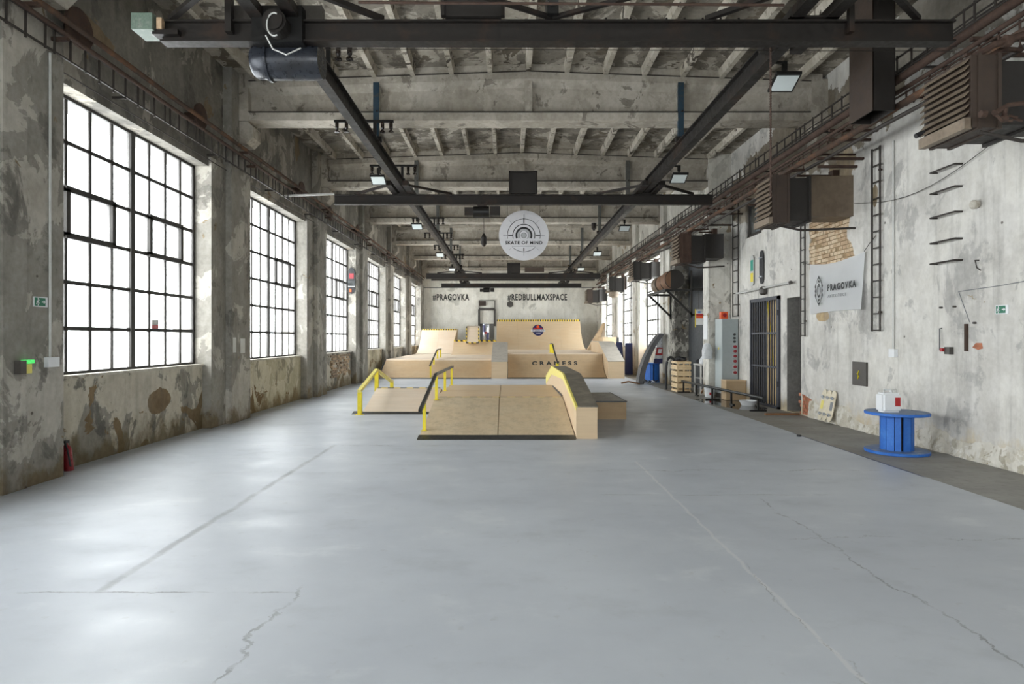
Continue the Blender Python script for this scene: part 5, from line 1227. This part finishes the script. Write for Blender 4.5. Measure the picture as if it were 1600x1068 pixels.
u = sr / .412; scz = sz - .0 * sr; q = sr / 415.0     # sign crop units: radius is 415
b = -55 * q
def arc_lim(r): return -math.asin(min(1, 55 * q / r)) if r > 55 * q else -math.pi / 2
for (r0, r1, m) in ((270, 277, 'ink'), (178, 190, 'ink'), (110, 140, 'ink'), (74, 80, 'ink'), (40, 46, 'ink')):
    a = arc_lim(r1 * q); ring(r0 * q, r1 * q, a, math.pi - a, M[m])
ring(86 * q, 108 * q, arc_lim(108 * q), math.pi - arc_lim(108 * q), M['sign_grey']); ring(0.001, 38 * q, 0, 2 * math.pi, M['sign_grey'])
ring(270 * q, 277 * q, math.radians(226), math.radians(314), M['ink'])
for (x0, x1, z0, z1) in ((-3, 3, 200, 350), (-3, 3, -340, -210), (-345, -190, -3, 3), (190, 345, -3, 3), (-200, 200, -184, -178), (-7, 7, 200, 290), (-7, 7, -260, -205), (-260, -190, -7, 7), (200, 270, -7, 7)):
    dd = .001 if abs(x0) in (7, 260) or x1 == 270 else 0
    boxobj('cross_line', M['ink_grey'] if not dd else M['ink'], t, sx + x0 * q, sx + x1 * q, sy - .002 - dd, sy + .005, scz + z0 * q, scz + z1 * q)
for a in (45, 135, 225, 315):
    c, s = math.cos(math.radians(a)), math.sin(math.radians(a)); bm = bmesh.new(); bar(bm, (sx + 290 * q * c, sy + .003, scz + 290 * q * s), (sx + 350 * q * c, sy + .003, scz + 350 * q * s), .006, .006); obj('cross_line', bm, M['ink_grey'], t)
bm = textbm('SKATE OF MIND', 1.03, .09, .006, .02, 1.12); place(bm, (sx, sy + .001, scz - 122 * q), 'front'); obj('lettering', bm, M['ink'], t)
bm = bmesh.new(); tube(bm, [(sx - .45, sy + .02, sz + .5), (sx - .45, 17.0, 5.74)], .004, 5); tube(bm, [(sx + .45, sy + .02, sz + .5), (sx + .45, 17.0, 5.74)], .004, 5); obj('hanging_wire', bm, M['wire'], t)
# hanging chain at the near right
t = thing('hanging_chain', 'long thin red-brown chain hanging from the nearest crane girder', 'chain', (PX(1204, 7.0), 7.0, 3.0))
bm = bmesh.new(); x = PX(1204, 7.0); z = 5.0
while z > PZ(305, 7.0):
    box(bm, x - .008, x + .008, 6.99, 7.01, z - .03, z - .012); box(bm, x - .003, x + .003, 6.985, 7.015, z - .015, z); z -= .03
o = obj('links', bm, M['rust'], t); o['kind'] = 'stuff'
# black vertical duct
t = thing('air_duct', 'dark square vertical duct with open lower end behind the nearest crane girder', 'duct', (4.8, 8.2, 4.5))
dx0, dx1, dy0, dy1, dzb = PX(1364, 8.2), PX(1395, 8.2), 8.2, 8.75, PZ(172, 8.2)
dx1 = dx0 + .30
bm = bmesh.new()
for bb in ((dx0, dx0 + .01, dy0, dy1), (dx1 - .01, dx1, dy0, dy1), (dx0, dx1, dy0, dy0 + .01), (dx0, dx1, dy1 - .01, dy1)): box(bm, *bb, dzb, 6.58)
obj('duct_body', bm, M['heater_dark'], t)
boxobj('side_sheet', M['heater_brown'], t, dx0 - .01, dx0, dy0, dy1, dzb, 6.58)  # lighter brown sheet over the whole left face of the duct

# ---- pipes and cable trays
def run_pipe(name, x, y0, y1, z, r, mat, label, wob=.012):
    n = 22; pts = [(x + random.uniform(-wob, wob), y0 + (y1 - y0) * i / n, z + random.uniform(-wob, wob)) for i in range(n + 1)]
    t = thing(name, label, 'pipe', (x, (y0 + y1) / 2, z)); bm = bmesh.new(); tube(bm, pts, r, 10); obj('pipe', bm, mat, t, True)
    return t
def brackets(t, x, wall, ys, z, mat=None):
    for y in ys: boxobj('wall_bracket', mat or M['rust'], t, min(x, wall), max(x, wall), y, y + .05, z - .06, z - .02)
ys_l = [6.4 + BAY * k for k in range(0, 6)] ; ys_r = [7.0 + 3.1 * k for k in range(0, 4)]
t = run_pipe('steel_pipe', -4.93, 4.6, 36.5, 5.13, .035, M['rust_orange'], 'upper orange-brown rusty pipe along the left wall'); brackets(t, -4.9, -5.27, ys_l, 5.12)
t = run_pipe('steel_pipe', -4.98, 4.6, 36.5, 5.01, .028, M['rust'], 'lower dark rusty pipe along the left wall'); brackets(t, -4.95, -5.27, [y + .5 for y in ys_l], 5.0)
t = run_pipe('steel_pipe', 5.30, 4.6, 36.5, 5.09, .055, M['rust'], 'thick upper rusty pipe along the right wall'); brackets(t, 5.3, XR, ys_r, 5.05); brackets(t, 5.25, 5.6, [19.0, 24.0, 29.0, 34.0], 5.05)
t = run_pipe('steel_pipe', 5.38, 4.6, 36.5, 4.98, .03, M['rust'], 'thin rusty pipe just below the thick upper right pipe'); brackets(t, 5.38, XR, [y + .2 for y in ys_r], 4.96)
t = run_pipe('steel_pipe', 5.30, 4.6, 36.5, 4.74, .05, M['rust_orange'], 'lower orange-brown pipe along the right wall above the heaters'); brackets(t, 5.3, XR, [y + .4 for y in ys_r], 4.70); brackets(t, 5.25, 5.6, [19.4, 24.4, 29.4, 34.4], 4.70)
t = run_pipe('steel_pipe', 5.42, 4.6, 36.5, 4.64, .03, M['wire'], 'dark cable bundle under the lower right pipe', .02); brackets(t, 5.42, XR, [y + .6 for y in ys_r], 4.62)
def tray(label, x, y0, y1, z0, z1, step, wall, mat, wob=0):
    t = thing('cable_tray', label, 'cable tray', (x, (y0 + y1) / 2, z0))
    for z in (z0, z1): boxobj('side_rail', mat, t, x - .012, x + .012, y0, y1, z - .009, z + .009)
    me = unit_box('rung', mat, .016, .022, z1 - z0 + .06); y = y0 + .1; c = 0
    while y < y1 and c < 290:
        piece('rung', me, t, (x, y, (z0 + z1) / 2 + random.uniform(-.02, .02))); y += step * random.choice([1, 1, 1, .55, 1.1]); c += 1
    for y in [y0 + 1 + 2.58 * i for i in range(int((y1 - y0 - 1) / 2.58))]:
        boxobj('wall_bracket', mat, t, min(x, wall), max(x, wall), y, y + .03, z0 - .01, z0 + .02)
    return t
tray('dark ladder-like cable tray along the left wall above the windows', -5.06, 4.6, 36.3, 4.79, 5.04, .25, -5.27, M['wire'])
bm = bmesh.new(); tube(bm, [(-5.20, 7.2, 4.70), (-5.20, 12, 4.69), (-5.2, 37, 4.70)], .008, 5); tag(obj('wall_cable', bm, M['wire']), 'thin dark cable along the left wall just above the windows', 'cable')
tray('upper ladder-like cable tray along the right wall', 5.34, 4.6, 36.3, 5.20, 5.42, .3, 5.9, M['wire'])
tray('lower ladder-like cable tray between the right wall pipes', 5.45, 4.6, 36.3, 4.80, 4.95, .28, XR, M['rust'])
bm = bmesh.new()
for j in range(4): tube(bm, [(5.5 + .03 * math.sin(i * 1.7 + j), 4.6 + i * 1.3, 5.24 + .045 * j + .02 * math.sin(i * 2.1 + j)) for i in range(25)], .012, 5)
tag(obj('cable_bundle', bm, M['wire']), 'bundle of dark cables lying in the upper right cable tray', 'cables')
# round rusty covers on the left wall
for i, (y, z, r) in enumerate(((7.2, 5.22, .23), (10.05, 5.22, .20), (15.0, 5.2, .2), (17.4, 5.1, .2), (20.6, 5.18, .2), (25.9, 5.1, .2))):
    bm = bmesh.new(); disc(bm, (-5.02, y, z), r, .03, 'x', 28); disc(bm, (-5.145, y, z), .06, .24, 'x', 12)
    tag(obj('round_cover', bm, M['rust']), '%s round rusty cover plate above the left windows' % ['nearest', 'second', 'third', 'fourth', 'fifth', 'farthest'][i], 'cover', 'round rusty covers')
# ---- unit heaters on the right wall
def heater(yn, yf, x0, zt, zb, label, mc, md, mduct, lou, xr=XR, full=True, ductx=.45):
    t = thing('unit_heater', label, 'heater', ((x0 + xr) / 2, yn, zb)); fx = x0 + .09; c1x = x0 + .34; c2x = x0 + .72
    boxobj('louver_frame', mc, t, x0 + .06, fx + .0, yn, yf, zb, zt)
    n = lou
    for i in range(n):
        z1 = zt - .03 - (zt - zb - .14) * i / n; hgt = (zt - zb - .14) / n
        bm = bmesh.new(); bar(bm, (x0 - .0, (yn + .02), z1 - hgt * .80), (x0 - .0, (yf - .02), z1 - hgt * .80), .01, .012)
        bm.free(); bm = bmesh.new()
        prism(bm, [(x0 + .045, z1), (x0 - .005, z1 - hgt * .86), (x0 + .004, z1 - hgt * .88), (x0 + .054, z1 - .006)], 'y', yn + .015, yf - .015); obj('louver', bm, M['louver'], t)
    boxobj('lower_lip', M['louver'], t, x0 - .005, x0 + .07, yn, yf, zb - .01, zb + .10)
    boxobj('fan_casing', mc, t, fx, c1x, yn, yf, zb, zt)
    bm = bmesh.new()
    for x in (fx + .05, c1x): box(bm, x - .018, x + .018, yn - .015, yf + .015, zb - .015, zt + .015)
    obj('casing_flange', bm, mc, t)
    bm = bmesh.new(); box(bm, c1x, c2x, yn + .03, yf - .03, zb + .04, zt - .05)
    for x in (c2x, ): box(bm, x - .02, x + .02, yn, yf, zb + .01, zt - .02)
    obj('filter_box', bm, md, t)
    # duct widening towards the wall, rounded near side
    bm = bmesh.new(); n = 8; pr = []
    x1 = xr
    for i in range(n + 1):
        u_ = i / n; pr.append((c2x + .02 + (x1 - c2x - .02) * u_, yn + .03 + (.06 * math.sin(math.pi * u_))))
    for i in range(n):
        prism(bm, [pr[i], pr[i + 1], (pr[i + 1][0], yf - .03), (pr[i][0], yf - .03)], 'z', zb + .12, zt + .0)
    obj('wall_duct', bm, mduct, t)
    bm = bmesh.new(); tube(bm, [(x0 + .12, yn - .02, zb - .05), (x0 + .55, yn - .02, zb - .14), (xr, yn - .02, zb - .10)], .02, 8); obj('support_arm', bm, M['wire'], t)
    bm = bmesh.new(); tube(bm, [(xr, yf - .1, zt + .13), (x0 + .75, yf - .1, zt + .13)], .022, 8); box(bm, xr - .12, xr, yf - .18, yf - .02, zt - .02, zt + .22); obj('hanger_bracket', bm, M['rust'], t)
    if full:
        bm = bmesh.new(); tube(bm, [(x0 + .3, yn + .1, zt + .01), (x0 + .45, yn + .1, zt + .10), (5.3, yn + .2, zt + .14), (5.3, yn + .2, 4.74)], .028, 8); obj('feed_pipe', bm, M['rust'], t)
    return t
h1 = heater(6.15, 6.84, 4.58, 4.43, 3.70, 'nearest unit heater with ten taupe louvers at the upper right', M['heater_brown'], M['heater_dark'], M['heater_dark'], 9)
h1z = 3.95; bm = bmesh.new()
tube(bm, [(PX(1548, 6.05), 6.0, PZ(177, 6.0)), (PX(1556, 6.0), 6.0, PZ(176, 6.0)), (PX(1575, 6.0), 6.0, PZ(164, 6.0)), (PX(1610, 6.0), 6.0, PZ(160, 6.0))], [.035, .03, .022, .022], 10)
disc(bm, (PX(1536, 6.0), 6.0, PZ(178, 6.0)), .035, .05, 'x', 14); lathe(bm, (PX(1570, 6.0), 6.0, PZ(190, 6.0)), [(.03, 0), (.035, .04), (.02, .08), (.03, .12)], 12)
for s in range(5): tube(bm, [(PX(1556 + 8 * s, 5.98), 5.98 + .01 * s, PZ(180 + 4 * (s % 3), 6)), (PX(1566 + 8 * s, 5.98), 5.98, PZ(190 - 5 * (s % 2), 6))], .014, 6)
obj('valve', bm, M['rust'], h1)
bm = bmesh.new(); tube(bm, [(PX(1535, 6.1), 6.2, PZ(80, 6.1)), (PX(1560, 6.1), 6.15, PZ(66, 6.1)), (PX(1610, 6.1), 6.12, PZ(50, 6.1))], .035, 10); disc(bm, (PX(1577, 6.1), 6.13, PZ(62, 6.1)), .06, .06, 'x', 14); obj('feed_pipe', bm, M['rust'], h1)
t = thing('small_camera', 'small dark cylinder camera at the lower corner of the nearest heater', 'camera', (4.56, 6.8, 3.6))
bm = bmesh.new(); tube(bm, [(PX(1428, 6.86), 6.83, PZ(214, 6.86)), (PX(1440, 6.86), 6.83, PZ(208, 6.86))], .028, 14); obj('body', bm, M['ink'], t)
bm = bmesh.new(); tube(bm, [(PX(1438, 6.86), 6.83, PZ(209, 6.86)), (PX(1448, 6.86), 6.83, PZ(203, 6.86))], .01, 6); obj('bracket', bm, M['ink'], t)
heater(10.8, 11.47, 4.60, 4.46, 3.62, 'second unit heater with taupe louvers and a tan duct above the banner', M['heater_brown'], M['heater_dark'], M['duct_taupe'], 8)
heater(16.05, 16.75, 4.44, 4.32, 3.56, 'third unit heater, orange-brown casing, above the brown drums', M['rust'], M['heater_dark'], M['heater_dark'], 7, xr=5.66)
heater(22.8, 23.7, 4.62, 4.42, 3.74, 'fourth unit heater, black casing, between the drums and the ribbed hose', M['heater_dark'], M['heater_dark'], M['heater_dark'], 6, xr=5.76)
heater(28.6, 29.4, 4.70, 4.43, 3.72, 'fifth unit heater far down the right wall', M['heater_dark'], M['heater_dark'], M['heater_brown'], 6, xr=5.56)
heater(34.4, 35.3, 4.42, 4.30, 3.55, 'farthest unit heater near the back wall', M['heater_brown'], M['heater_dark'], M['heater_dark'], 6, xr=5.56)
# brown drums on bracket shelf
t = thing('wall_shelf_bracket', 'dark steel bracket shelf with diagonal struts carrying the brown duct drums', 'bracket', (5.3, 19.5, 3.0))
bm = bmesh.new()
for y in (18.4, 20.7):
    bar(bm, (4.72, y, 3.02), (5.55, y, 3.02), .07); bar(bm, (4.78, y, 3.0), (5.55, y, 2.25), .06)
bar(bm, (4.75, 18.4, 3.02), (4.75, 20.7, 3.02), .07); bar(bm, (5.5, 18.4, 2.2), (5.5, 18.4, 3.6), .06); bar(bm, (5.5, 20.7, 2.2), (5.5, 20.7, 3.1), .06); bar(bm, (5.5, 18.4, 3.04), (5.95, 18.4, 3.04), .07); bar(bm, (5.5, 18.4, 2.28), (6.02, 18.4, 2.28), .05)
obj('frame', bm, M['black_steel'], t)
for i, (y, z, r, m) in enumerate(((18.95, 3.36, .29, 'duct_rust'), (19.6, 3.34, .27, 'duct_rust'), (20.3, 3.33, .27, 'duct_taupe'))):
    t = thing('duct_drum', '%s of the three brown metal duct sections lying on the bracket shelf' % ['nearest', 'middle', 'farthest'][i], 'duct', (5.0, y, z - r), 'brown duct sections on the bracket shelf')
    bm = bmesh.new(); tube(bm, [(5.06, y - .33, z), (5.03, y - .1, z), (5.03, y + .1, z), (5.06, y + .30, z)], [r * .96, r, r, r * .93], 22); obj('duct_body', bm, M[m], t, True)
    bm = bmesh.new(); tube(bm, [(5.06, y - .345, z), (5.06, y - .325, z)], r + .008, 22); obj('rim', bm, M['heater_dark'], t)
bm = bmesh.new(); pts = []
for i in range(60): pts.append((4.62 + .055 * math.cos(i * 1.3), 28.3 + .055 * math.sin(i * 1.3), 3.75 + i * .0135))
tube(bm, pts, .012, 5); tag(obj('ribbed_hose', bm, M['conduit']), 'pale coiled hose hanging at the side of the fifth heater', 'hose')
t = thing('lamp_dome', 'pale rusty bowl-shaped lamp cover under the fifth heater', 'lamp', (4.9, 28.2, 3.4))
bm = bmesh.new(); lathe(bm, (4.9, 28.35, 3.42), [(.05, 0), (.2, .06), (.24, .16), (.22, .28)], 18); obj('bowl', bm, M['louver'], t, True)
bm = bmesh.new(); tube(bm, [(4.9, 28.35, 3.68), (4.9, 28.6, 3.8)], .02, 6); obj('bracket', bm, M['rust'], t)
# hanging pear controls
for i, (x, y, z0) in enumerate(((PX(756, 20), 20.0, PZ(385, 20)), (PX(928, 22.2), 22.2, PZ(360, 22.2)))):
    t = thing('pendant_control', ['dark crane pendant control hanging left of the round sign', 'dark crane pendant control hanging right of the round sign'][i], 'control', (x, y, z0))
    bm = bmesh.new(); lathe(bm, (x, y, z0), [(.03, 0), (.09, .08), (.09, .3), (.03, .42)], 12); obj('housing', bm, M['dark_steel'], t)
    bm = bmesh.new(); tube(bm, [(x, y, z0 + .4), (x, y, 6.6)], .01, 5); obj('hanging_wire', bm, M['wire'], t)
